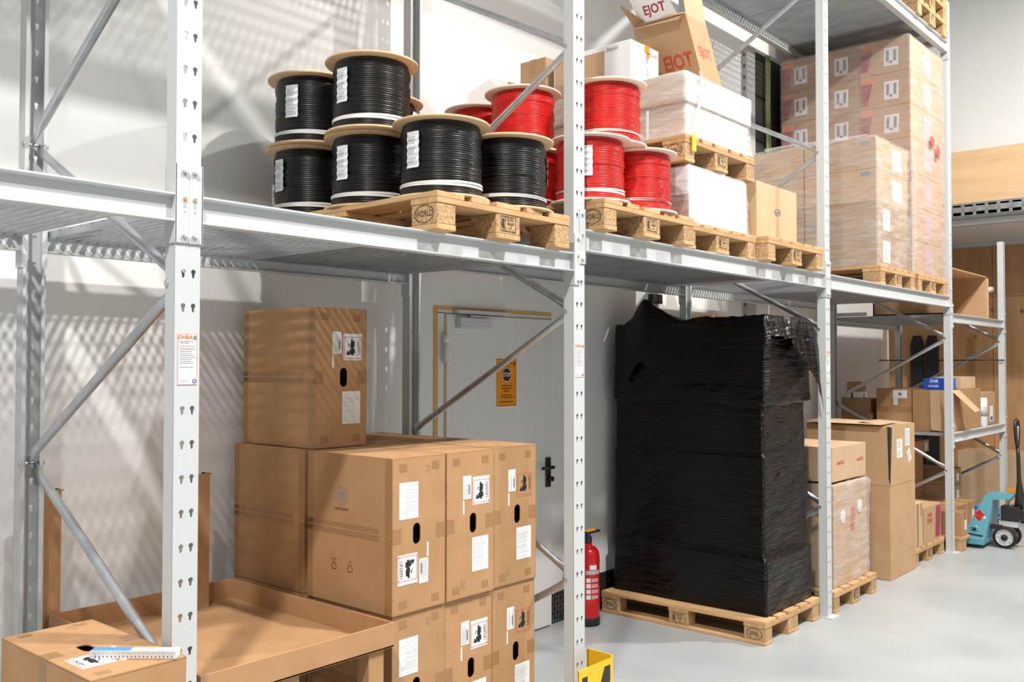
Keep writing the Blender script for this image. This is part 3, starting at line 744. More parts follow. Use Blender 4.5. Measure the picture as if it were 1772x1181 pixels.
# ------------------------------------------------------------------ cardboard tray on legs and the corner posts
tx0,tx1,ty0,ty1,tz = .135,.915,.07,1.13,.75
t = T('cardboard_tray', 'large shallow cardboard tray on legs between the near frame and the carton stack', 'tray', ((tx0+tx1)/2, .6, 0))
t.part('tray_floor', MB().box(tx0,ty0,tz-.088,tx1,ty1,tz-.082), M['card'])
e = .006
for a in ((tx0,ty0,tx1,ty0+e),(tx0,ty1-e,tx1,ty1),(tx0,ty0+e,tx0+e,ty1-e),(tx1-e,ty0+e,tx1,ty1-e)):
    t.part('tray_side', MB().box(a[0],a[1],tz-.088,a[2],a[3],tz,bev=.001), M['card'])
for lx, ly in ((tx1-.11,ty0+.012),(tx0+.04,ty0+.012),(tx0+.04,ty1-.08),(tx1-.11,ty1-.08),(tx0+.3,ty0+.012)):
    t.part('leg', MB().box(lx,ly,0,lx+.07,ly+.008,tz-.088).box(lx,ly+.008,0,lx+.008,ly+.06,tz-.088), M['card'])
for a, l in (((.690,1.045,.668,1.232),'brown cardboard corner post standing in the tray beside the near upright'), ((.118,1.141,0,1.213),'brown cardboard corner post behind the rear left corner of the tray')):
    x, y, z0, z1 = a
    t = T('corner_post', l, 'corner post', (x,y,z0), 'cardboard corner posts')
    t.part('post', MB().box(x,y,z0,x+.055,y+.007,z1).box(x+.055,y,z0,x+.062,y+.055,z1).box(x+.055,y-.004,z1-.006,x+.07,y+.055,z1), M['card'])
    t.part('foot_flap', MB().box(x+.01,y-.03,z0+.0005,x+.055,y,z0+.004), M['card3'])

# ------------------------------------------------------------------ door and its hardware
t = T('door_1', 'white flush door with a yellow sealed frame in the back wall', 'door', (2.85, WY, 0), kind='structure')
t.part('door_frame', MB().box(2.335,WY-.012,0,2.385,WY,1.99).box(3.36,WY-.012,0,3.375,WY,1.99).box(2.335,WY-.012,1.985,3.375,WY,2.005), M['panel'])
t.part('door_leaf', MB().box(2.39,WY-.03,.01,3.355,WY-.001,1.98,bev=.003), M['panel'])
t.part('sealant', MB().box(2.312,WY-.008,0,2.335,WY,2.025).box(2.335,WY-.008,2.005,3.375,WY,2.025).box(3.375,WY-.006,0,3.382,WY,2.025).box(2.385,WY-.013,0,2.39,WY-.001,1.985), M['seal'])
h_ = t.part('hinge', MB().tube((2.372,WY-.04,1.70),(2.372,WY-.04,1.86),.013,14), M['silver'])
t.part('hinge_cap', MB().tube((2.372,WY-.04,1.815),(2.372,WY-.04,1.862),.016,14), M['white'], h_)
t.part('door_closer', MB().box(2.46,WY-.075,1.90,2.73,WY-.031,1.962,bev=.003), M['silver'])
t.part('closer_rail', MB().box(2.46,WY-.05,1.985,2.93,WY-.013,2.008,bev=.002).box(2.56,WY-.06,1.966,2.86,WY-.045,1.978), M['silver'])
t.part('door_handle', MB().box(3.285,WY-.042,.90,3.335,WY-.03,1.09,bev=.004).tube((3.31,WY-.042,1.03),(3.31,WY-.085,1.03),.011).tube((3.31,WY-.08,1.03),(3.20,WY-.08,1.03),.011).tube((3.31,WY-.042,.955),(3.31,WY-.075,.955),.016), M['blkmetal'])
# warning sign on the door
t = T('warning_sign', 'orange stop warning sign taped on the white door', 'sign', (2.906, WY-.031, 1.43))
C = fr('F', (2.906, WY-.0312, 1.58))
t.part('plastic_sleeve', MB().box(-.105,-.158,-.0003,.105,.158,.0006,M=C), M['white'])
s = t.part('sign_board', MB().box(-.094,-.147,.0006,.094,.147,.0012,M=C), M['signo'])
bd = MB()
for a in ((-.09,-.143,.09,-.141),(-.09,.141,.09,.143),(-.09,-.143,-.088,.143),(.088,-.143,.09,.143),(-.09,.096,.09,.098)): bd.box(a[0],a[1],.0012,a[2],a[3],.0016,M=C)
t.part('border', bd, M['black'], s)
oc = MB(); 
def ngon(mb, r, z, n=8, ph=PI/8, cx=0, cy=0):
    mb.bm.faces.new([mb.bm.verts.new(C @ Vector((cx+r*math.cos(ph+2*PI*k/n), cy+r*math.sin(ph+2*PI*k/n), z))) for k in range(n)])
ngon(oc, .046, .0018, cy=.046); t.part('stop_ring', oc, M['white'], s)
oc = MB(); ngon(oc, .042, .0021, cy=.046); t.part('stop_mark', oc, mat('dark_brown_ink', (.05,.015,.012), .5), s)
text(t, 'lettering', 'STOP', C, .036, M['white'], s, bold=.0008, sx=.8, lift=.0026, dy=.046)
text(t, 'lettering', 'WARNUNG', C, .021, M['black'], s, bold=.0006, sx=.85, lift=.0017, dy=.12)
for x in (-.07,.07):
    oc = MB(); oc.bm.faces.new([oc.bm.verts.new(C @ Vector((x+.014*math.cos(PI/2+2*PI*k/3), .115+.014*math.sin(PI/2+2*PI*k/3), .0017))) for k in range(3)]); t.part('warning_triangle', oc, M['black'], s)
text(t, 'lettering', 'Das Betreten des\nTreppenhauses ist\nverboten.', C, .0165, M['black'], s, bold=.0004, sx=.8, lift=.0017, dy=-.036)
text(t, 'lettering', 'Beim \u00d6ffnen dieser T\u00fcr\nwird die Alarmanlage ausgel\u00f6st', C, .0135, M['black'], s, bold=.0003, sx=.72, lift=.0017, dy=-.085)
text(t, 'lettering', 'Nur autorisiertes Personal', C, .0145, M['black'], s, bold=.0004, sx=.75, lift=.0017, dy=-.118)

# checker plate kick boards
t = T('kick_plate', 'black checker plate fixed low on the wall behind the extinguisher', 'kick plate', (3.75, WY, 0))
t.part('plate', MB().box(3.39,WY-.004,0,4.3,WY,.24), M['blkmetal'])
kb = MB()
for i in range(30):
    for j in range(8):
        x = 3.40+i*.03; z = .02+j*.03; s_ = 1 if (i+j)%2 else -1
        for o_ in (-.005,.005): 
            kb.quad((x-.008,WY-.0065,z-s_*.008+o_),(x-.005,WY-.0065,z-s_*.010+o_),(x+.010,WY-.0065,z+s_*.006+o_),(x+.007,WY-.0065,z+s_*.008+o_))
t.part('tread_pattern', kb, M['galv'])
# fire extinguisher
ex, ey = 3.545, 1.12
t = T('fire_extinguisher', 'red fire extinguisher standing on the floor by the wall', 'fire extinguisher', (ex,ey,0))
t.part('cylinder', MB().lathe([(.07,.035),(.076,.05),(.076,.44),(.070,.475),(.05,.50),(.028,.51),(.024,.525)], 40, (ex,ey,0)), M['red'])
t.part('foot_ring', MB().lathe([(.07,0),(.077,.005),(.077,.055),(.074,.06)], 40, (ex,ey,0)), M['rubber'])
v_ = t.part('valve', MB().lathe([(.022,.52),(.026,.53),(.026,.56),(.018,.575),(.018,.59)], 20, (ex,ey,0)), M['blkmetal'])
hb = MB().box(ex-.03,ey-.015,.585,ex+.12,ey+.015,.60,bev=.003); t.part('lever', hb, M['blkmetal'], v_)
t.part('safety_tab', MB().box(ex-.03,ey-.02,.60,ex+.06,ey+.01,.612,bev=.002), M['orange'], v_)
t.part('hose', MB().path([(ex-.02,ey,.57),(ex-.08,ey-.01,.56),(ex-.10,ey-.02,.48),(ex-.095,ey-.02,.30)], .011), M['rubber'])
def cyl_label(t, z0, z1, a0, a1, r, mt, name, parent=None):
    mb = MB(); n = 10
    for k in range(n):
        A = a0+(a1-a0)*k/n; B = a0+(a1-a0)*(k+1)/n
        mb.quad((ex+r*math.cos(A),ey+r*math.sin(A),z0),(ex+r*math.cos(B),ey+r*math.sin(B),z0),(ex+r*math.cos(B),ey+r*math.sin(B),z1),(ex+r*math.cos(A),ey+r*math.sin(A),z1))
    return t.part(name, mb, mt, parent)
A0, A1 = math.radians(205), math.radians(285)
cyl_label(t, .365,.395, math.radians(225), math.radians(262), .0768, M['white'], 'brand_label')
cyl_label(t, .335,.360, A0, A1, .0768, M['grey'], 'grey_band')
lb = cyl_label(t, .15,.33, A0, A1, .0766, M['red'], 'instruction_label')
for r_ in range(4):
    cyl_label(t, .285-r_*.036,.312-r_*.036, A0+.05, A0+.42, .0772, M['white'], 'picture_panel', lb)
    for q in range(4): cyl_label(t, .288-r_*.036+q*.006,.2905-r_*.036+q*.006, A0+.5, A1-.15-.1*(q%2), .0772, M['white'], 'print_line', lb)

# yellow column guard
t = T('column_guard', 'yellow steel upright guard with black diagonal stripes, bottom of the picture', 'column guard', (2.0,-.05,0))
gp = [(1.812,-.10),(1.93,-.10),(2.045,-.10)] + [(2.05+.05*math.sin(a), -.05-.05*math.cos(a)) for a in [PI/2*k/6 for k in range(1,7)]] + [(2.10,.065)]
gb = MB()
inn = []
for i, p in enumerate(gp):
    a = Vector(gp[max(i-1,0)]); b = Vector(gp[min(i+1,len(gp)-1)]); dd = (b-a).normalized(); nn = Vector((-dd.y, dd.x)); inn.append((p[0]+nn.x*.006, p[1]+nn.y*.006))
for i in range(len(gp)-1):
    (xa,ya),(xb,yb),(xc,yc),(xd,yd) = gp[i],gp[i+1],inn[i+1],inn[i]
    gb.quad((xa,ya,.004),(xb,yb,.004),(xb,yb,.385),(xa,ya,.385)); gb.quad((xd,yd,.004),(xd,yd,.385),(xc,yc,.385),(xc,yc,.004)); gb.quad((xa,ya,.385),(xb,yb,.385),(xc,yc,.385),(xd,yd,.385))
t.part('guard_shell', gb, M['yellow'])
t.part('guard_foot', MB().box(1.812,-.16,0,2.12,-.094,.004), M['yellow'])
t.part('black_stripe', MB().quad((1.835,-.1004,.27),(1.875,-.1004,.32),(1.875,-.1004,.35),(1.835,-.1004,.35)), M['blkmetal'])
t.part('black_stripe', MB().quad((1.84,-.1004,.02),(1.92,-.1004,.02),(2.045,-.1004,.29),(2.045,-.1004,.36),(2.0,-.1004,.36)), M['blkmetal'])

# ------------------------------------------------------------------ stretch wrapped loads
def rrect(x0,y0,x1,y1,r,n):
    pts = []
    for cx, cy, a0 in ((x1-r,y0+r,-PI/2),(x1-r,y1-r,0),(x0+r,y1-r,PI/2),(x0+r,y0+r,PI)):
        for k in range(5): a = a0+PI/2*k/4; pts.append((cx+r*math.cos(a), cy+r*math.sin(a)))
    pts.append(pts[0]); L = [0]
    for a, b in zip(pts, pts[1:]): L.append(L[-1]+math.dist(a,b))
    out = []
    j = 0
    for k in range(n):
        s = L[-1]*k/n
        while L[j+1] < s: j += 1
        f = (s-L[j])/(L[j+1]-L[j]+1e-9); out.append((pts[j][0]+(pts[j+1][0]-pts[j][0])*f, pts[j][1]+(pts[j+1][1]-pts[j][1])*f))
    return out
def wrap(tiers, n=180, dz=.02, r=.02, amp=.004, seed=0, slope=.25, topdip=.0, stretch=5, close=True, topfun=None):
    """tiers: list of (z, x0,y0,x1,y1); skin between them, closed on top"""
    mb = MB(); rows = []; zs = []
    for (za,*A),(zb_,*B) in zip(tiers, tiers[1:]):
        k = max(1, int((zb_-za)/dz)) if zb_ > za+.001 else 1
        for i in range(k): f = i/k; zs.append((za+(zb_-za)*f, [a+(b-a)*f for a, b in zip(A,B)]))
    zs.append((tiers[-1][0], list(tiers[-1][1:])))
    zmax = tiers[-1][0]
    for z, (x0,y0,x1,y1) in zs:
        cx, cy = (x0+x1)/2, (y0+y1)/2; ring = []; P = rrect(x0,y0,x1,y1,r,n)
        for i, (x,y) in enumerate(P):
            a, b = P[i-1], P[(i+1)%n]; dd = Vector((b[0]-a[0], b[1]-a[1])).normalized(); nx, ny = dd.y, -dd.x
            u = (x*1.0+y*1.0)
            v = noise.noise(Vector((x*1.6+seed, y*1.6, (z+slope*(y-x))*stretch*3)))*.65 + noise.noise(Vector((x*5+seed, y*5, (z+slope*(y-x))*stretch*9)))*.35
            zz = z
            if topfun: zz = z + topfun(x, y, z)
            ring.append(mb.bm.verts.new((x+nx*v*amp, y+ny*v*amp, zz)))
        rows.append(ring)
    for A, B in zip(rows, rows[1:]):
        for i in range(n):
            f = mb.bm.faces.new((A[i],A[(i+1)%n],B[(i+1)%n],B[i])); f.smooth = True
    if close:
        prev = rows[-1]; c = Vector((0,0,0))
        for v in prev: c += v.co
        c /= n
        for s in (.97,.9,.75,.5,.25,.05):
            ring = []
            for v in rows[-1]:
                p = c + (v.co-c)*s; p.z = v.co.z*1.0 if s > .9 else v.co.z*(s) + c.z*(1-s)
                p.z += amp*1.3*noise.noise(Vector((p.x*9, p.y*9, seed))) - topdip*(1-s)
                ring.append(mb.bm.verts.new(p))
            for i in range(n):
                f = mb.bm.faces.new((prev[i],prev[(i+1)%n],ring[(i+1)%n],ring[i])); f.smooth = True
            prev = ring
        mb.bm.faces.new(prev)
    return mb

# black wrapped pallet load
bx0,by0,bx1,by1 = 3.955,.075,4.63,1.2
t = T('wrapped_pallet_load', 'tall stack wrapped in glossy black film on a floor pallet', 'wrapped load', ((bx0+bx1)/2,.6,.144))
def tier(z, e, ey=0): return (z, bx0-e, by0-e, bx1+e, by1+ey)
def topf(x, y, z):
    if z < 1.72: return 0
    f = min(1, (z-1.72)/.28)
    return f*(.035*noise.noise(Vector((x*4,y*4,1))) - .02*(y-.2) + .0)
body = wrap([tier(.1445,.006), tier(.488,.004), tier(.495,-.02), tier(.505,-.022), tier(.785,-.02), tier(.793,-.014), tier(1.112,-.012), tier(1.12,-.02), tier(1.13,-.028),
             tier(1.44,-.03), tier(1.45,.0), tier(1.46,.004), tier(1.60,.0), tier(1.76,-.01), tier(1.86,-.012), tier(1.96,-.02), tier(1.985,-.04)], n=300, dz=.012, r=.012, amp=.012, seed=3, slope=.45, stretch=2.2, topfun=topf)
t.part('black_film', body, M['filmb'])
# crumpled top sheet hanging over the front and standing up at the back left
cs = MB(); nx, ny = 70, 90; grid = []
for i in range(nx+1):
    row = []
    for j in range(ny+1):
        u = i/nx; v = j/ny; x = bx0-.045+(bx1-bx0+.105)*u; y = by0-.035+(1.14-by0)*v; nz = noise.noise(Vector((x*7,y*7,2)))*.022 + noise.noise(Vector((x*22,y*22,7)))*.008
        z = 2.0 + nz - .02*v
        dx_ = 0
        if u < .06: z -= (.06-u)/.06*.42
        if v < .035:
            f = (.035-v)/.035; hang = .14 + .34*max(0,u-.35)/.65 + .035*noise.noise(Vector((x*16,0,5))); z -= f*hang; y -= .03*u + .018*noise.noise(Vector((x*30,z*5,3)))+.005*f
        if u > .9: z -= (u-.9)/.1*.16*(1 if v < .5 else .5)
        crest = math.exp(-((u-.05)/.14)**2)*(math.exp(-((y-.96)/.075)**2)*.13+math.exp(-((y-.86)/.11)**2)*.07); z += crest
        row.append(cs.bm.verts.new((x, y, z)))
    grid.append(row)
for i in range(nx):
    for j in range(ny):
        f = cs.bm.faces.new((grid[i][j],grid[i+1][j],grid[i+1][j+1],grid[i][j+1])); f.smooth = True
t.part('crumpled_top_film', cs, M['filmb'])

# ---- bay 2, third pallet: two stacked milky loads
t = T('wrapped_pallet_load', 'low milky-white wrapped load under the middle pallet, right of the red reels', 'wrapped load', (3.27,.6,2.448))
t.part('carton', MB().box(2.95,.02,2.4485,3.60,1.15,2.750,bev=.004), card('maroon_carton', (.30,.12,.09), (.36,.15,.11)))
t.part('carton_top', MB().box(2.945,.0165,2.60,3.602,.10,2.7505,bev=.003).box(2.945,.014,2.4488,3.604,.0175,2.60), M['white'])
t.part('stretch_film', wrap([(2.4486,2.94,.006,3.625,1.16),(2.60,2.938,.004,3.615,1.16),(2.745,2.94,.01,3.605,1.155),(2.761,2.95,.02,3.60,1.15)], amp=.007, seed=1, r=.012), M['filmw'])
t = T('wrapped_pallet_load', 'tall milky-white wrapped load on the middle pallet, under the open printed carton', 'wrapped load', (3.3,.6,2.917))
t.part('carton', MB().box(2.95,.04,2.918,3.665,1.18,3.10,bev=.004), M['cardlight'])
t.part('carton', MB().box(2.935,.03,3.102,3.685,1.19,3.262,bev=.004), M['cardlight'])
t.part('white_front', MB().box(2.936,.027,3.103,3.684,.0305,3.261).box(2.953,.036,2.925,3.662,.0405,3.09), mat('white_board', (.70,.69,.68), .5))
t.part('stretch_film', wrap([(2.9175,2.915,.012,3.72,1.2),(2.935,2.925,.016,3.70,1.2),(3.09,2.94,.026,3.675,1.19),(3.10,2.925,.02,3.69,1.195),(3.258,2.925,.018,3.692,1.195),(3.2665,2.935,.03,3.68,1.19)], amp=.006, seed=8, r=.012), M['filmw'])
t.part('film_bunch', MB().path([(3.05,.008,3.28),(3.06,.0,3.20),(3.04,-.004,3.12),(3.0,.0,3.03),(2.97,.005,2.96),(2.955,.006,2.90)], [.012,.022,.03,.026,.016,.006], 12, flat=.4), M['filmw'])
t.part('yellow_tag', MB().box(2.955,-.001,2.83,2.995,.001,2.925), M['yplas'])
for a in ((2.95,.25),(2.95,.60)): t.part('pale_strap', MB().box(2.9215,a[1],2.92,2.9225,a[1]+.016,3.08), M['strap'])
# items on top of it
t = T('open_carton', 'open leaning brown carton with red lettering and raised flaps on the upper wrapped load', 'carton', (3.59,.38,3.274))
ez = 3.274; ex0, ex1, ey0, ey1 = 3.475, 3.712, .20, .56; eh = .42; shx = -.243
Sh = Matrix.Identity(4); Sh[0][2] = shx/eh; Sh[0][3] = -shx/eh*ez
th = .004
cb = MB().box(ex0,ey0,ez,ex1,ey1,ez+.004,M=Sh)
for a in ((ex0,ey0,ex1,ey0+th),(ex0,ey1-th,ex1,ey1),(ex0,ey0+th,ex0+th,ey1-th),(ex1-th,ey0+th,ex1,ey1-th)): cb.box(a[0],a[1],ez,a[2],a[3],ez+eh,M=Sh)
t.part('carton_body', cb, M['card2'])
Sf = Sh @ fr('F', ((ex0+ex1)/2+.005, ey0-.0005, ez+.245)); text(t, 'lettering', 'EJOT', Sf, .070, M['ejotl'], bold=.0022, sx=.95, lift=.0006)
Sf = Sh @ fr('L', (ex0-.0005, ey0+.125, ez+.195)); text(t, 'lettering', 'EJOT', Sf, .105, M['ejot'], bold=.0035, sx=.85, lift=.0006)
zt = ez+eh; X0 = ex0+shx; X1 = ex1+shx
t.part('flap', MB().prism([(X0+.004,zt),(X1-.005,zt),(X1-.045,zt+.13),(X1-.075,zt+.15),(X0-.04,zt+.15)], ey0, ey0+.004, 'y'), M['cardlight'], label='upright front flap')
h1, h2, fo = Vector((X0,ey0+.05,zt+.004)), Vector((X0,ey1-.06,zt+.004)), Vector((-.10,0,.155)); nn_ = Vector((-.155,0,-.10)).normalized()
wf = MB(); wf.quad(h1, h2, h2+fo+Vector((0,.03,0)), h1+fo+Vector((0,.05,.0))); k_ = nn_*-.004
wf.quad(h1+k_, h1+fo+k_+Vector((0,.05,0)), h2+fo+k_+Vector((0,.03,0)), h2+k_)
wfo = t.part('flap', wf, M['white'], label='white printed side flap')
fu = (fo).normalized(); Wm = fr((Vector((0,-1,0)), fu, nn_), (h1+h2)/2+fo*.38+Vector((0,.01,0)), 0); text(t, 'lettering', 'EJOT', Wm, .075, M['maroon'], wfo, bold=.002, lift=.001, sx=.9)
bf = MB(); bf.quad((X0+.002,ey1-.01,zt+.004),(X0+.002,ey0+.01,zt+.004),(X0-.03,ey0+.03,zt-.035),(X0-.05,ey1-.03,zt-.03)); t.part('flap', bf, M['card3'])
bf = MB(); bf.quad((X0,ey1-.10,zt+.006),(X0,ey1-.01,zt+.004),(X0-.12,ey1+.01,zt+.10),(X0-.14,ey1-.02,zt+.09)); t.part('flap', bf, M['card3'])
t.part('torn_tape', MB().path([(X0-.002,ey0+.0,zt+.004),(X0-.008,ey0+.10,zt+.012),(X0-.004,ey0+.20,zt+.006),(X0-.008,ey0+.33,zt+.01)], [.006,.012,.008,.005], 8, flat=.4), M['tapecl'])
t3 = T('white_carton', 'white carton with dark script lettering beside the open printed carton', 'carton', (3.09,.6,3.28))
wx0,wy0,wx1,wy1,wz0,wz1 = 2.945,.38,3.235,.93,3.276,3.515
t3.part('carton_body', MB().box(wx0,wy0,wz0,wx1,wy1,wz1,bev=.004), M['white'])
Cf = fr('F', ((wx0+wx1)/2,wy0-.0004,(wz0+wz1)/2)); text(t3, 'lettering', 'St\u00e4ubli', Cf, .036, M['ink'], shear=.3, dx=.085, dy=.08, lift=.0006, sx=.9)
text(t3, 'lettering', 'St\u00e4ubli', Cf @ Matrix.Rotation(-PI/2,4,'Z'), .032, M['ink'], shear=.3, dx=-.06, dy=.02, lift=.0012, sx=.9)
text(t3, 'lettering', 'ROBOTICS', Cf @ Matrix.Rotation(-PI/2,4,'Z'), .022, M['ink'], dx=.06, dy=.022, lift=.0012, sx=.9)
text(t3, 'lettering', 'St\u00e4ubli', fr('L', (wx0-.0004,wy0+.13,wz1-.03)), .032, M['ink'], shear=.3, lift=.0006)
t3.part('orange_label', MB().box(wx0+.135,wy0-.0012,wz1-.045,wx0+.19,wy0-.0002,wz1+.0008).box(wx0+.16,wy0-.0012,wz1-.07,wx0+.19,wy0-.0002,wz1-.04), M['orange'])
t3.part('tape', MB().box(wx0-.001,wy0+.18,wz0,wx0-.0002,wy1-.01,wz1-.03), M['tapecl'])
t3.part('clear_tape', MB().box(wx0+.12,wy0-.0006,wz0,wx0+.185,wy0-.0001,wz1), M['strap'])
carton('brown_carton', 'brown carton behind the red reels, left of the white lettered one', 2.93,.98,3.276,3.27,1.18,3.54, 'card3', tape='L')

# taped single carton on the fourth pallet
t = carton('taped_carton', 'single upright carton with clear tape on its front, alone on its pallet', 3.785,.04,2.4485,4.355,.75,2.80, 'cardlight', bev=.003, tape='F')
Cc = fr('F', (4.07,.0385,2.64)); ov = MB()
for k in range(24):
    a, b = 2*PI*k/24, 2*PI*(k+1)/24
    ov.quad(*[Cc @ Vector(q) for q in ((.045*math.cos(a),.022*math.sin(a),.001),(.045*math.cos(b),.022*math.sin(b),.001),(.038*math.cos(b),.016*math.sin(b),.001),(.038*math.cos(a),.016*math.sin(a),.001))])
s = t.part('oval_print', ov, M['ink']); text(t, 'lettering', 'vente', Cc, .026, M['ink'], s, bold=.001, lift=.001)

# ---- bay 3 upper left load: printed cartons in clear film
GX0, GX1 = 5.815, 6.555; zz = [2.4485,2.70,2.951,3.207,3.449]
rows_ = ['bottom','second','third','top']
for k in range(4):
    for j, (ya, yb) in enumerate(((.045,.615),(.625,1.17))):
        t = carton('printed_carton', '%s tier brown carton with grey lettering, %s, in clear film on the pale pallet' % (rows_[k], ('front rank','rear rank')[j]), GX0,ya,zz[k],GX1,yb,zz[k+1]-.002, 'card2' if k > 1 else 'card3', group='film-wrapped printed cartons', bev=.003)
        if j == 1 and k >= 1: text(t, 'lettering', 'ENERGY\nTHAT\nCHANGES', fr('L', (GX0-.0004, yb-.16, (zz[k]+zz[k+1])/2-.02)), .048, M['ink'], lift=.0006)
        if j == 0:
            if k >= 2: sheet(t, 'printed_mark', fr('L', (GX0-.0003, ya+.08, zz[k+1]-.04)), .075, .03, M['ink'])
            s = sheet(t, 'white_label', fr('F', (GX0+.22+(.25 if k > 1 else 0), ya-.0004, (zz[k]+zz[k+1])/2)), .16 if k < 2 else .22, .17, M['white'])
            print_lines(t, fr('F', (GX0+.22+(.25 if k > 1 else 0), ya-.0006, (zz[k]+zz[k+1])/2)), .12, .13, 9, M['inkl'], s, seed=k, lift=.0014)
            if k < 2: t.part('board_joint', MB().box(GX0+.40,ya-.0012,zz[k]+.003,GX0+.404,ya-.0002,zz[k+1]-.006), M['tape'])
t = T('stretch_film', 'clear crumpled film around the printed cartons on the pale pallet', 'stretch film', (6.18,.6,2.449))
t.part('film_skin', wrap([(2.4488,5.795,.02,6.572,1.2),(2.7,5.80,.022,6.57,1.195),(3.2,5.80,.022,6.572,1.195),(3.43,5.80,.025,6.57,1.19),(3.462,5.815,.04,6.56,1.17)], amp=.010, seed=5, r=.015, n=200), M['film'])
t.part('film_bunch', MB().path([(6.53,.006,3.42),(6.55,-.004,3.25),(6.54,-.008,3.05),(6.55,-.004,2.85),(6.545,-.006,2.65),(6.54,.0,2.47)], [.015,.035,.03,.028,.03,.02], 12, flat=.35), M['film'])
t.part('film_bunch', MB().path([(5.80,.95,3.47),(5.80,.7,3.475),(5.80,.4,3.462),(5.80,.1,3.465)], [.02,.012,.014,.008], 10, flat=.5), M['film'])
# ---- bay 3 upper right load: three ranks of labelled cartons, seven tiers
QX0, QX1 = 6.605, 7.475; ys = [.035,.462,.832,1.178]; zq = [2.4485+.2858*k for k in range(8)]
rn = ['lowest','second','third','fourth','fifth','sixth','top']; cn = ['front','middle','rear']
for k in range(7):
    for j in range(3):
        ya, yb = ys[j], ys[j+1]-.006; zc = (zq[k]+zq[k+1])/2
        t = carton('labelled_carton', '%s tier carton of the %s rank in the tallest wrapped load' % (rn[k], cn[j]), QX0,ya,zq[k],QX1,yb,zq[k+1]-.003, 'card3' if j else 'card2', group='cartons of the tallest wrapped load', bev=.003)
        if k >= 3:
            Cq = fr('L', (QX0-.0004, ya+.155, zc-.01), .0+.02*((k*3+j)%3-1)); s = sheet(t, 'label', Cq, .12, .155, M['white'])
            t.part('code_block', MB().box(-.042,-.04,.001,-.018,.055,.0014,M=Cq).box(.018,-.04,.001,.042,.055,.0014,M=Cq).box(-.014,-.058,.001,.010,-.035,.0014,M=Cq), M['ink'], s)
            Cr = fr('L', (QX0-.0005, yb-.065, zc)); t.part('maroon_print', MB().prism([(-.045,-.11),(.015,-.11),(.05,.07),(-.045,.07)], .0002, .0008, 'z') if False else MB().quad(*[Cr @ Vector(q) for q in ((-.055,-.11,.0006),(.0,-.11,.0006),(.045,.07,.0006),(-.055,.07,.0006))]), M['maroon'])
            t.part('orange_print', MB().quad(*[Cr @ Vector(q) for q in ((-.05,.08,.0006),(.045,.08,.0006),(.06,.115,.0006),(-.05,.115,.0006))]), M['orangeprint'])
        if j == 0:
            Cg = fr('F', ((QX0+QX1)/2-.0, ya-.0004, zc)); t.part('violet_print', MB().quad(*[Cg @ Vector(q) for q in ((-.12,-.10,.0006),(.10,-.10,.0006),(.13,.10,.0006),(-.09,.10,.0006))]), mat('violet_print', (.52,.36,.36), .6))
t = T('stretch_film', 'pinkish clear film around the tallest carton load near the far frame', 'stretch film', (7.04,.6,2.449))
t.part('film_skin', wrap([(2.4488,6.592,.012,7.49,1.19),(2.7,6.597,.018,7.485,1.185),(3.6,6.597,.018,7.485,1.185),(4.44,6.598,.02,7.482,1.184),(4.462,6.61,.04,7.47,1.17)], amp=.006, seed=9, r=.012, n=200), M['filmp'])
t.part('red_tag', MB().quad((7.05,.008,3.60),(7.13,.008,3.58),(7.16,.008,3.66),(7.04,.008,3.68)).quad((7.20,.008,3.52),(7.28,.008,3.50),(7.30,.008,3.58),(7.23,.008,3.64)), M['red'])

# cable riser and post behind the rear
t = T('cable_riser', 'vertical cable riser with green cables over a dark sheet standing for a wall recess', 'cable riser', (6.5,WY,2.6))
t.part('recess_shade', MB().box(6.26,WY-.021,2.5,7.1,WY-.001,4.5), M['hole'])  # dark sheet on the wall, its colour stands in for a shaded recess
for k, x in enumerate((6.46,6.485,6.51,6.535)): t.part('green_cable', MB().path([(x,WY-.05,2.5),(x+.01*math.sin(k),WY-.055,3.0),(x+.012*math.cos(k*2),WY-.05,3.5),(x-.008,WY-.05,4.0),(x,WY-.05,4.5)], .007, 8), M['green'])
for z in (2.9,3.3,3.7,4.1): t.part('rung', MB().box(6.30,WY-.035,z,6.65,WY-.02,z+.015), M['blkmetal'])
t = T('wall_post', 'grey slotted steel post on the wall left of the cable riser', 'post', (6.15,WY,0))
sl = MB().box(6.08,WY-.05,0,6.24,WY,4.5); nf = len(sl.bm.faces)
for k in range(44): sl.box(6.0795,WY-.032,.1+k*.1,6.0802,WY-.018,.13+k*.1)
for i, f in enumerate(sl.bm.faces): f.material_index = 1 if i >= nf else 0
po = t.part('post', sl, M['grey']); po.data.materials.append(M['hole'])

# ------------------------------------------------------------------ bay 3 floor
t = T('wrapped_pallet_load', 'clear-wrapped brown load on the floor pallet right of the black load', 'wrapped load', (5.26,.4,.144))
t.part('carton', MB().box(4.93,.045,.1445,5.565,.84,.855,bev=.004), M['card2'])
for x, z in ((5.10,.62),(5.42,.66)): 
    t.part('grip_hole', MB().lathe([(.0,.0),(.045,.0),(.05,.002)], 16, (x,.040,z), 'y'), M['strap'])
t.part('red_print', MB().quad((5.24,.0444,.50),(5.32,.0444,.50),(5.34,.0444,.68),(5.25,.0444,.66)), M['ejot'])
t.part('stretch_film', wrap([(.1448,4.918,.03,5.58,.855),(.5,4.915,.028,5.582,.855),(.70,4.915,.028,5.59,.855),(.84,4.91,.022,5.60,.86),(.864,4.925,.04,5.57,.84)], amp=.010, seed=2, r=.012), M['film'])
t = carton('logo_carton', 'tan carton with small red lettering on top of the clear-wrapped floor load', 4.925,.05,.8735,5.565,.62,1.115, 'cardlight', bev=.003)
for x in (5.08,5.45): text(t, 'lettering', 'solarEDGE', fr('F', (x,.0495,1.0)), .036, M['ejot'], bold=.0006, lift=.0006, sx=.8)
t.part('side_flap', MB().box(5.567,.06,.88,5.572,.10,1.03), M['card3'])
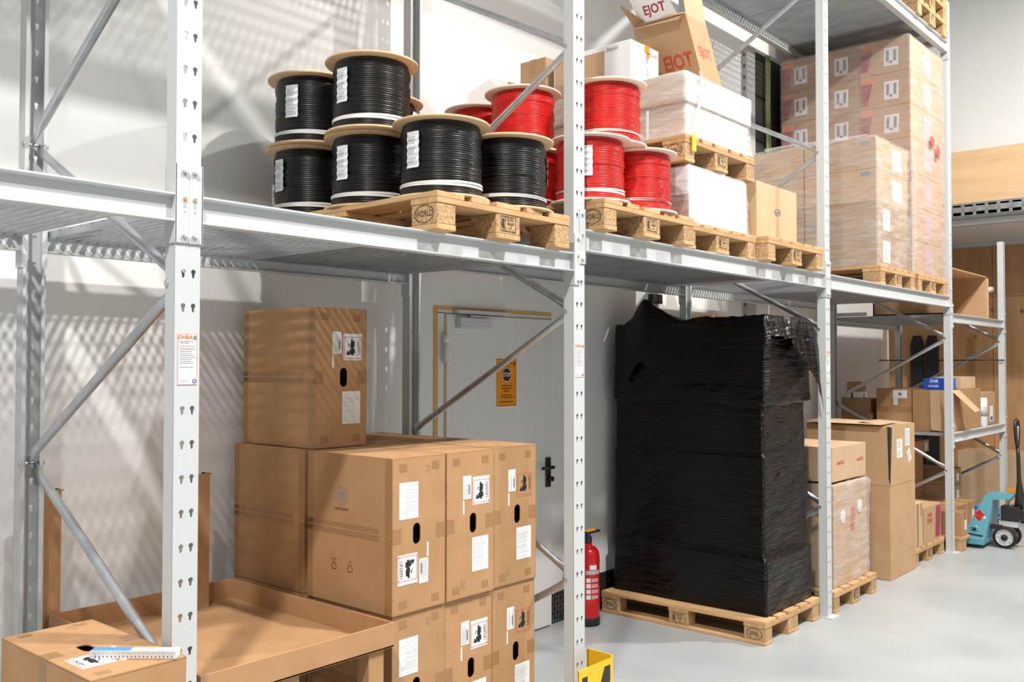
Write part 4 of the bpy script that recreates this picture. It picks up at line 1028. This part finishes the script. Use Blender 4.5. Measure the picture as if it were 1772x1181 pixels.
for k in range(5):
    z0 = .1445+k*.385
    for j, (xa, xb) in enumerate(((4.87,5.235),(5.245,5.62))):
        carton('plain_carton', '%s plain brown carton of the %s rear stack behind the black load' % (('lowest','second','middle','fourth','topmost')[k], ('left','right')[j]), xa,.93,z0,xb,1.19,z0+.383,'card3', group='plain cartons stacked at the rear')
# tall carton on the floor
t = T('tall_carton', 'tall brown carton standing on the floor with a torn corner and open top flaps', 'carton', (6.35,.4,0))
qx0,qx1,qy0,qy1,qh = 6.06,6.655,.042,.72,1.205
t.part('carton_body', MB().box(qx0,qy0,0,qx1,qy1,qh,bev=.006,seg=2), M['card2'])
t.part('tear', MB().quad((qx0-.0008,qy0-.0008,.74),(qx0+.004,qy0-.0008,.76),(qx0+.05,qy0-.0008,1.19),(qx0-.0008,qy0-.0008,1.20)).quad((qx0-.0008,qy0,.74),(qx0-.0008,qy0+.012,.80),(qx0-.0008,qy0+.02,1.2),(qx0-.0008,qy0,1.2)), M['hole'])
t.part('fold_line', MB().box(qx0-.0008,qy0-.0008,.735,qx1+.0008,qy0,.738).box(qx0-.0008,qy0,.735,qx0,qy1,.738), M['tape'])
t.part('top_flap', MB().quad((qx0-.05,qy0+.05,qh+.012),(qx0+.30,qy0+.03,qh+.02),(qx0+.30,qy1+.02,qh+.03),(qx0-.05,qy1+.03,qh+.016)), M['cardlight'])
t.part('top_flap', MB().quad((qx0+.01,qy0,qh+.002),(qx1,qy0,qh+.002),(qx1-.02,qy0+.28,qh+.02),(qx0+.03,qy0+.26,qh+.03)), M['card2'])
for x, z, w_, h_2, rl in ((6.28,1.02,.13,.15,.0),(6.47,1.10,.11,.14,0),(6.51,.95,.07,.10,.45)):
    s = sheet(t, 'label', fr('F', (x,qy0-.0004,z), rl), w_, h_2, M['white']); print_lines(t, fr('F', (x,qy0-.0004,z), rl), w_*.8, h_2*.8, 6, M['inkl'], s, seed=int(x*100))
text(t, 'lettering', '10', fr('L', (qx0-.0004,.36,1.03)), .09, M['ink'], shear=.2)
# boxes right of it on the pallet
t = carton('taped_carton', 'pale narrow carton on the pallet just right of the tall carton', 6.72,.07,.1445,6.935,.55,.52,'cardlight',bev=.003)
t.part('tape', MB().box(6.775,.0692,.15,6.825,.07,.51).box(6.88,.0692,.40,6.91,.07,.51), M['tape'])
t = carton('logo_carton', 'carton with a dark red stripe and orange lettering left of the far frame', 6.965,.07,.1445,7.44,.60,.46,'card2',bev=.003)
t.part('red_stripe', MB().quad((7.27,.0694,.17),(7.41,.0694,.17),(7.43,.0694,.44),(7.30,.0694,.44)), M['maroon'])
text(t, 'lettering', 'solar\nEDGE', fr('F', (7.12,.0694,.36)), .055, M['ejotl'], bold=.001)
carton('plain_carton', 'long brown carton lying behind the red-striped one', 6.75,.63,.1445,7.48,1.17,.50,'card3',tape='TY')
for k in range(2):
    t = carton('dark_carton', '%s dark brown carton at the back beside the far brace' % ('lower','upper')[k], 7.0,.80,.502+k*.20,7.5,1.15,.70+k*.20,'card3')

# ------------------------------------------------------------------ bay 4 (farthest)
PX = 7.64
for nm, xa, xb, ya, bl in (('narrow pale wooden skid beside the far upright, left of the pallet truck',7.645,7.875,-.06,(7.65,)),('pale wooden skid over the forks of the pallet truck',7.885,8.95,.085,(8.06,8.60))):
    t = T('wooden_skid', nm, 'pallet', (xa,ya,0), 'wooden skids'); t.part('deck', MB().box(xa,ya,.10,xb,1.0,.122), M['plank'])
    for x in bl: t.part('block', MB().box(x,ya+.003,0,x+.10,ya+.11,.10), M['blockw']); t.part('block', MB().box(x,.88,0,x+.10,.98,.10), M['blockw'])
for k, (xa, xb, ya) in enumerate(((7.70,7.872,-.035),(7.89,8.25,.095),(8.26,8.62,.095))):
    t = carton('taped_carton', '%s low taped carton on the pale skid beside the pallet truck' % ('left','middle','right')[k], xa,ya,.1225,xb,.55,.345,'card', tape='TF', group='low taped cartons by the truck')
    sheet(t, 'label', fr('F', (xb-.06,ya-.0004,.22)), .06, .09, M['white'])
carton('brown_carton', 'large plain carton lying behind the low taped ones', 7.66,.57,.1225,8.60,.98,.44,'card')
bx = carton('brown_carton', 'big square carton with a torn white label in the farthest bay', 7.90,.56,.4405,8.55,.96,.80,'card',bev=.005)
bx.part('torn_label', MB().quad((8.10,.5594,.70),(8.22,.5594,.69),(8.20,.5594,.60),(8.13,.5594,.63)), M['white'])
t = carton('flat_carton', 'flat carton with a white label lying on the big square one', 7.88,.52,.8005,8.62,.95,.925,'card'); sheet(t, 'label', fr('F', (8.52,.5196,.86)), .07,.08, M['white'])
for k in range(3):
    t = carton('small_carton', '%s small labelled carton of the little stack behind the truck' % ('lowest','middle','topmost')[k], 8.66,.30,.1225+k*.17,8.93,.70,.2905+k*.17,'card3'); sheet(t, 'label', fr('F', (8.80,.2996,.2+k*.17)), .08,.08, M['white'])
# low shelf
zs = 1.069
def open_box(name, label, x0,y0,x1,y1,z0,z1,m='card'):
    t = T(name, label, 'carton', (x0,y0,z0)); th = .005
    b = MB().box(x0,y0,z0,x1,y1,z0+th)
    for a in ((x0,y0,x1,y0+th),(x0,y1-th,x1,y1),(x0,y0+th,x0+th,y1-th),(x1-th,y0+th,x1,y1-th)): b.box(a[0],a[1],z0+th,a[2],a[3],z1)
    t.part('carton_body', b, M[m]); return t
t = carton('brown_carton', 'wide carton with a white label on the low shelf, left of the open-flapped one', 7.66,.385,zs,8.2,.71,1.46,'card',bev=.003)
s = sheet(t, 'label', fr('L', (7.6596,.49,1.41)), .13,.075, M['white']); sheet(t, 'code_block', fr('L', (7.659,.49,1.41)), .03,.03, M['ink'], parent=s, lift=.0004)
sheet(t, 'label', fr('L', (7.6596,.53,1.34)), .04,.07, M['white'])
t.part('tape', MB().box(7.6592,.385,1.24,7.66,.52,1.29).box(7.6592,.60,1.24,7.66,.70,1.29), M['tape'])
t = open_box('open_carton', 'carton with hanging flaps at the far upright on the low shelf', 7.66,.05,8.70,.375,zs,1.455)
t.part('flap', MB().quad((7.655,.06,1.455),(7.655,.22,1.455),(7.63,.205,1.085),(7.62,.07,1.08)), M['cardlight'])
t.part('flap', MB().quad((7.70,.045,1.45),(7.95,.045,1.452),(8.10,-.10,1.26),(7.88,-.11,1.25)), M['cardlight'])
t = T('blue_carton', 'small blue carton with white lettering on top of the open cartons', 'carton', (7.86,.2,1.46))
t.part('carton_body', MB().box(7.68,.10,1.4565,8.04,.285,1.56,bev=.002), M['bluebox'])
text(t, 'lettering', 'IZAR', fr('L', (7.6795,.19,1.535)), .035, M['white'], bold=.001, lift=.0006); print_lines(t, fr('L', (7.6795,.19,1.49)), .10,.02,3, M['white'], seed=3, lift=.0006)
carton('small_carton', 'small brown carton lying behind the blue one', 8.06,.06,1.4565,8.55,.30,1.57,'cardlight',bev=.002)
t = T('white_roll', 'white roll standing between the cartons on the low shelf', 'roll', (8.80,.08,zs))
t.part('roll', MB().lathe([(.06,zs),(.065,zs+.005),(.065,zs+.27),(.06,zs+.285),(.02,zs+.286)], 28, (8.80,.08,0)), M['white'])
t.part('band', MB().lathe([(.0655,zs+.1),(.0655,zs+.2)], 28, (8.80,.08,0)), M['grey'])
t = carton('labelled_carton', 'upright carton with a white and blue label at the right end of the low shelf', 8.90,.08,zs,9.36,.45,1.405,'card2'); s = sheet(t, 'label', fr('F', (9.22,.0796,1.18)), .12,.16, M['white']); sheet(t, 'blue_print', fr('F', (9.22,.0796,1.13)), .08,.04, M['blueink'], parent=s, lift=.001)
solo('display_board', MB().box(8.75,.46,1.07,9.30,.47,1.50), mat('pale_blue_board', (.55,.60,.68), .4), 'pale blue board leaning behind the right cartons on the low shelf', 'board', loc=(9.0,.46,1.07))
for k, (ya, yb, za, zb2, mt) in enumerate(((.76,1.05,zs,1.225,'card3'),(.78,1.05,1.2255,1.36,'card3'),(.84,.97,1.42,1.53,'card'))):
    if k < 2: carton('small_carton', '%s dark small carton at the back of the low shelf' % ('lower','upper')[k], 7.66,ya,za,7.95,yb,zb2,mt)
for k, ya in enumerate((.85,.965)): solo('white_box', MB().box(7.67,ya,1.3615,7.80,ya+.09,1.425,bev=.004), M['white'], '%s small white box on the dark cartons of the low shelf' % ('right','left')[k], 'box', loc=(7.7,ya,1.3615))
carton('small_carton', 'little brown carton on the white boxes at the back of the low shelf', 7.67,.86,1.4255,7.80,1.0,1.52,'card3')
# upper shelf of the far bay
t = open_box('open_carton', 'large open-sided carton lying on the upper shelf of the farthest bay', 7.70,.10,9.10,.75,2.1565,2.61,'card3')
for c in list(t.o.children): bpy.data.objects.remove(c)
ob = MB(); X0_,X1_,Y0_,Y1_,Z0_,Z1_ = 7.70,9.10,.08,.75,2.1565,2.60; q = .012
ob.box(X0_,Y0_,Z0_,X1_,Y1_,Z0_+q).box(X0_,Y0_,Z1_-q,X1_,Y1_,Z1_).box(X0_,Y0_,Z0_,X0_+q,Y1_,Z1_).box(X1_-q,Y0_,Z0_,X1_,Y1_,Z1_).box(X0_,Y1_-q,Z0_,X1_,Y1_,Z1_)
t.part('carton_body', ob, M['card2']); t.part('end_flap', MB().box(X1_,Y0_-.01,Z0_,X1_+.03,Y0_+.2,Z1_-.02), M['cardlight'])
solo('white_cone', MB().tube((9.12,.12,2.46),(9.42,.12,2.485),.012,12,r1=.035), M['white'], 'white plastic nozzle pointing left from the farthest upright', 'nozzle', loc=(9.3,.12,2.46))
t = T('metal_tube', 'white tube with a black cap lying on the far upper shelf, above the black load', 'tube', (7.66,1.2,2.19))
t.part('tube', MB().tube((7.66,1.25,2.178),(7.66,.80,2.178),.018), M['white']); t.part('cap', MB().tube((7.66,1.27,2.178),(7.66,1.25,2.178),.021), M['rubber'])
# black fork extensions leaning at the timber wall and a dark rail
for k, (ya, yb) in enumerate(((1.46,1.61),(1.27,1.42))):
    solo('fork_extension', MB().prism([(ya,0),(yb,0),(yb,1.98),(yb-.03,2.07),(ya+.03,2.07),(ya,1.98)], 11.50, 11.56, 'x'), M['blkmetal'], '%s of the two black fork extensions standing against the timber wall' % ('left','right')[k], 'fork extension', 'black fork extensions', loc=(11.53,(ya+yb)/2,0))
solo('dark_rail', MB().tube((9.40,-.01,1.735),(9.40,1.29,1.735),.006,8), M['blkmetal'], 'thin dark cord stretched across the farthest frame', 'cord', loc=(9.46,.5,1.735))
# things behind the pallet truck
carton('low_platform', 'pale wooden platform at the foot of the timber wall', 11.0,-1.0,0,11.58,.9,.62,'cardlight',cat='platform')

# ------------------------------------------------------------------ pallet trucks
def wheel(t, c, r, w, parent=None):
    x, y, z = c
    wh = t.part('steering_wheel', MB().lathe([(r*.74,-w/2),(r-.006,-w/2),(r,-w/2+.006),(r,w/2-.006),(r-.006,w/2),(r*.74,w/2),(r*.74,-w/2)], 40, c, 'x', caps=False), M['rubber'], parent)
    rim = MB().lathe([(r*.74,-w/2+.002),(r*.74,w/2-.002),(r*.66,w/2-.002),(r*.66,-w/2+.002),(r*.74,-w/2+.002)], 40, c, 'x', caps=False)
    for k in range(9):
        a = 2*PI*k/9; R_ = Matrix.Translation(c) @ Matrix.Rotation(a,4,'X'); rim.box(-w/2+.006,-.006,r*.2,w/2-.006,.006,r*.7,M=R_)
        R2 = Matrix.Translation(c) @ Matrix.Rotation(a+PI/9,4,'X')
        rim.box(-w/2+.012,-.012,r*.25,w/2-.012,.012,r*.62,M=R2)
    t.part('rim', rim, M['silver'], wh); t.part('hub', MB().lathe([(.004,-w/2-.006),(r*.28,-w/2-.006),(r*.28,w/2+.006),(.004,w/2+.006)], 24, c, 'x'), M['rubber'], wh)
def truck(label, bodymat, ox=0, oy=0, second=False):
    cx = 8.16
    t = T('pallet_truck', label, 'pallet truck', (cx+ox, -.1+oy, 0), 'hand pallet trucks'); t.loc = (cx, -.1, 0)
    # low cross frame with fork heels
    t.part('fork_frame', MB().box(cx-.27,-.165,.035,cx+.27,.06,.095,bev=.008,seg=2), bodymat)
    for s_ in (-1,1): t.part('fork', MB().box(cx+s_*.19-.075,.05,.045,cx+s_*.19+.075,1.15,.085,bev=.006), bodymat)
    # tapered body
    side = [(.03,.09),(-.165,.09),(-.205,.40),(-.20,.445),(-.345,.445),(-.365,.475),(-.35,.495),(-.16,.495),(-.135,.47)]
    b = MB(); wl = lambda z: .20 - .10*min(1,max(0,(z-.09)/.40))
    A = [b.bm.verts.new((cx-wl(z), y, z)) for y, z in side]; B = [b.bm.verts.new((cx+wl(z), y, z)) for y, z in side]; n = len(side)
    b.bm.faces.new(A[::-1]); b.bm.faces.new(B)
    for k in range(n): b.bm.faces.new((A[k],A[(k+1)%n],B[(k+1)%n],B[k]))
    bmesh.ops.bevel(b.bm, geom=list(b.bm.edges), offset=.006, segments=2, affect='EDGES')
    bd = t.part('body', b, bodymat if not second else M['yellow'])
    if not second:
        def on(u_, z): return Vector((cx-wl(z)-.0015, u_, z))
        def poly(pts, mt, nm): 
            m_ = MB(); m_.bm.faces.new([m_.bm.verts.new(on(y,z)) for y,z in pts]); t.part(nm, m_, mt, bd)
        poly([(-.10,.345),(-.125,.315),(-.15,.29),(-.125,.265),(-.10,.235),(-.075,.265),(-.05,.29),(-.075,.315)], M['red'], 'badge')
        poly([(-.045,.305),(-.155,.285),(-.16,.265),(-.05,.285)], M['white'], 'badge_band')
        poly([(-.02,.125),(-.14,.115),(-.14,.10),(-.02,.108)], M['blkmetal'], 'rating_plate')
        t.part('boss', MB().lathe([(.035,0),(.035,-.012),(.02,-.016),(.0,-.016)], 20, (cx-.175,-.07,.165), 'x'), bodymat, bd); t.part('boss_hole', MB().lathe([(.016,-.0165),(.0,-.017)], 16, (cx-.175,-.07,.165), 'x'), M['rubber'], bd)
    # pump and steering
    t.part('lift_pin', MB().tube((cx,-.33,.38),(cx,-.33,.45),.022,16), M['silver'])
    t.part('pump', MB().box(cx-.07,-.42,.25,cx+.07,-.26,.385,bev=.012,seg=2).box(cx-.05,-.47,.27,cx+.05,-.40,.36,bev=.01).box(cx-.10,-.28,.17,cx-.06,-.12,.21), M['blkmetal'])
    t.part('pump_base', MB().box(cx-.06,-.40,.19,cx+.06,-.24,.25,bev=.008).tube((cx-.11,-.30,.10),(cx+.11,-.30,.10),.014), M['silver'])
    for s_ in (-1,1): wheel(t, (cx+s_*.085,-.30,.101), .10, .045)
    # drawbar and loop handle, leaning slightly back
    dl = t.part('drawbar', MB().path([(cx,-.40,.36),(cx,-.41,.50),(cx,-.405,.62),(cx,-.40,.85),(cx,-.395,.92)], [.040,.036,.019,.016,.016], 12), M['blkmetal'])
    loop = [(cx,-.395,.92),(cx-.03,-.394,.97),(cx-.055,-.392,1.05),(cx-.06,-.390,1.12),(cx-.045,-.388,1.165),(cx,-.388,1.18),(cx+.045,-.388,1.165),(cx+.06,-.390,1.12),(cx+.055,-.392,1.05),(cx+.03,-.394,.97),(cx,-.395,.92)]
    t.part('handle_loop', MB().path(loop, .015, 10), M['blkmetal'], dl); t.part('release_lever', MB().path([(cx,-.395,.95),(cx,-.40,1.08),(cx-.02,-.405,1.12)], .006, 8), M['silver'], dl)
    for s_ in (-1,1): t.part('load_roller', MB().lathe([(.004,-.04),(.04,-.04),(.04,.04),(.004,.04)], 20, (cx+s_*.19,1.05,.041), 'x'), M['grey'])
    t.part('hydraulic_fitting', MB().tube((cx-.03,-.45,.36),(cx-.03,-.50,.39),.014).tube((cx+.03,-.46,.30),(cx+.03,-.52,.31),.018), M['silver'])
    return t
truck('turquoise hand pallet truck with a black handle at the right edge', M['teal'])
truck('blue and yellow hand pallet truck behind the turquoise one', M['blue'], 1.75, -.02, True)
t = T('column_guard', 'orange-yellow guard post at the foot of the farthest upright', 'column guard', (9.5,-.1,0)); t.part('guard_post', MB().box(9.40,-.10,0,9.53,-.09,.40,bev=.003).box(9.40,-.09,0,9.41,-.02,.40), M['orange'])
t = T('machine_housing', 'grey machine housing at the right edge behind the trucks', 'machine', (10.3,-.2,0)); t.part('housing', MB().box(10.15,-.75,.10,10.55,-.25,.50,bev=.03,seg=3), M['silver']); t.part('foot', MB().box(10.2,-.7,0,10.5,-.3,.10), M['blkmetal'])

t = T('wall_socket', 'black double socket on the wall above the black wrapped load', 'socket', (4.62,WY,2.17)); t.part('socket_body', MB().box(4.56,WY-.04,2.15,4.70,WY-.001,2.22,bev=.004), M['rubber'])
t.part('socket_face', MB().box(4.575,WY-.042,2.16,4.62,WY-.039,2.21).box(4.64,WY-.042,2.16,4.685,WY-.039,2.21), M['blkmetal'])
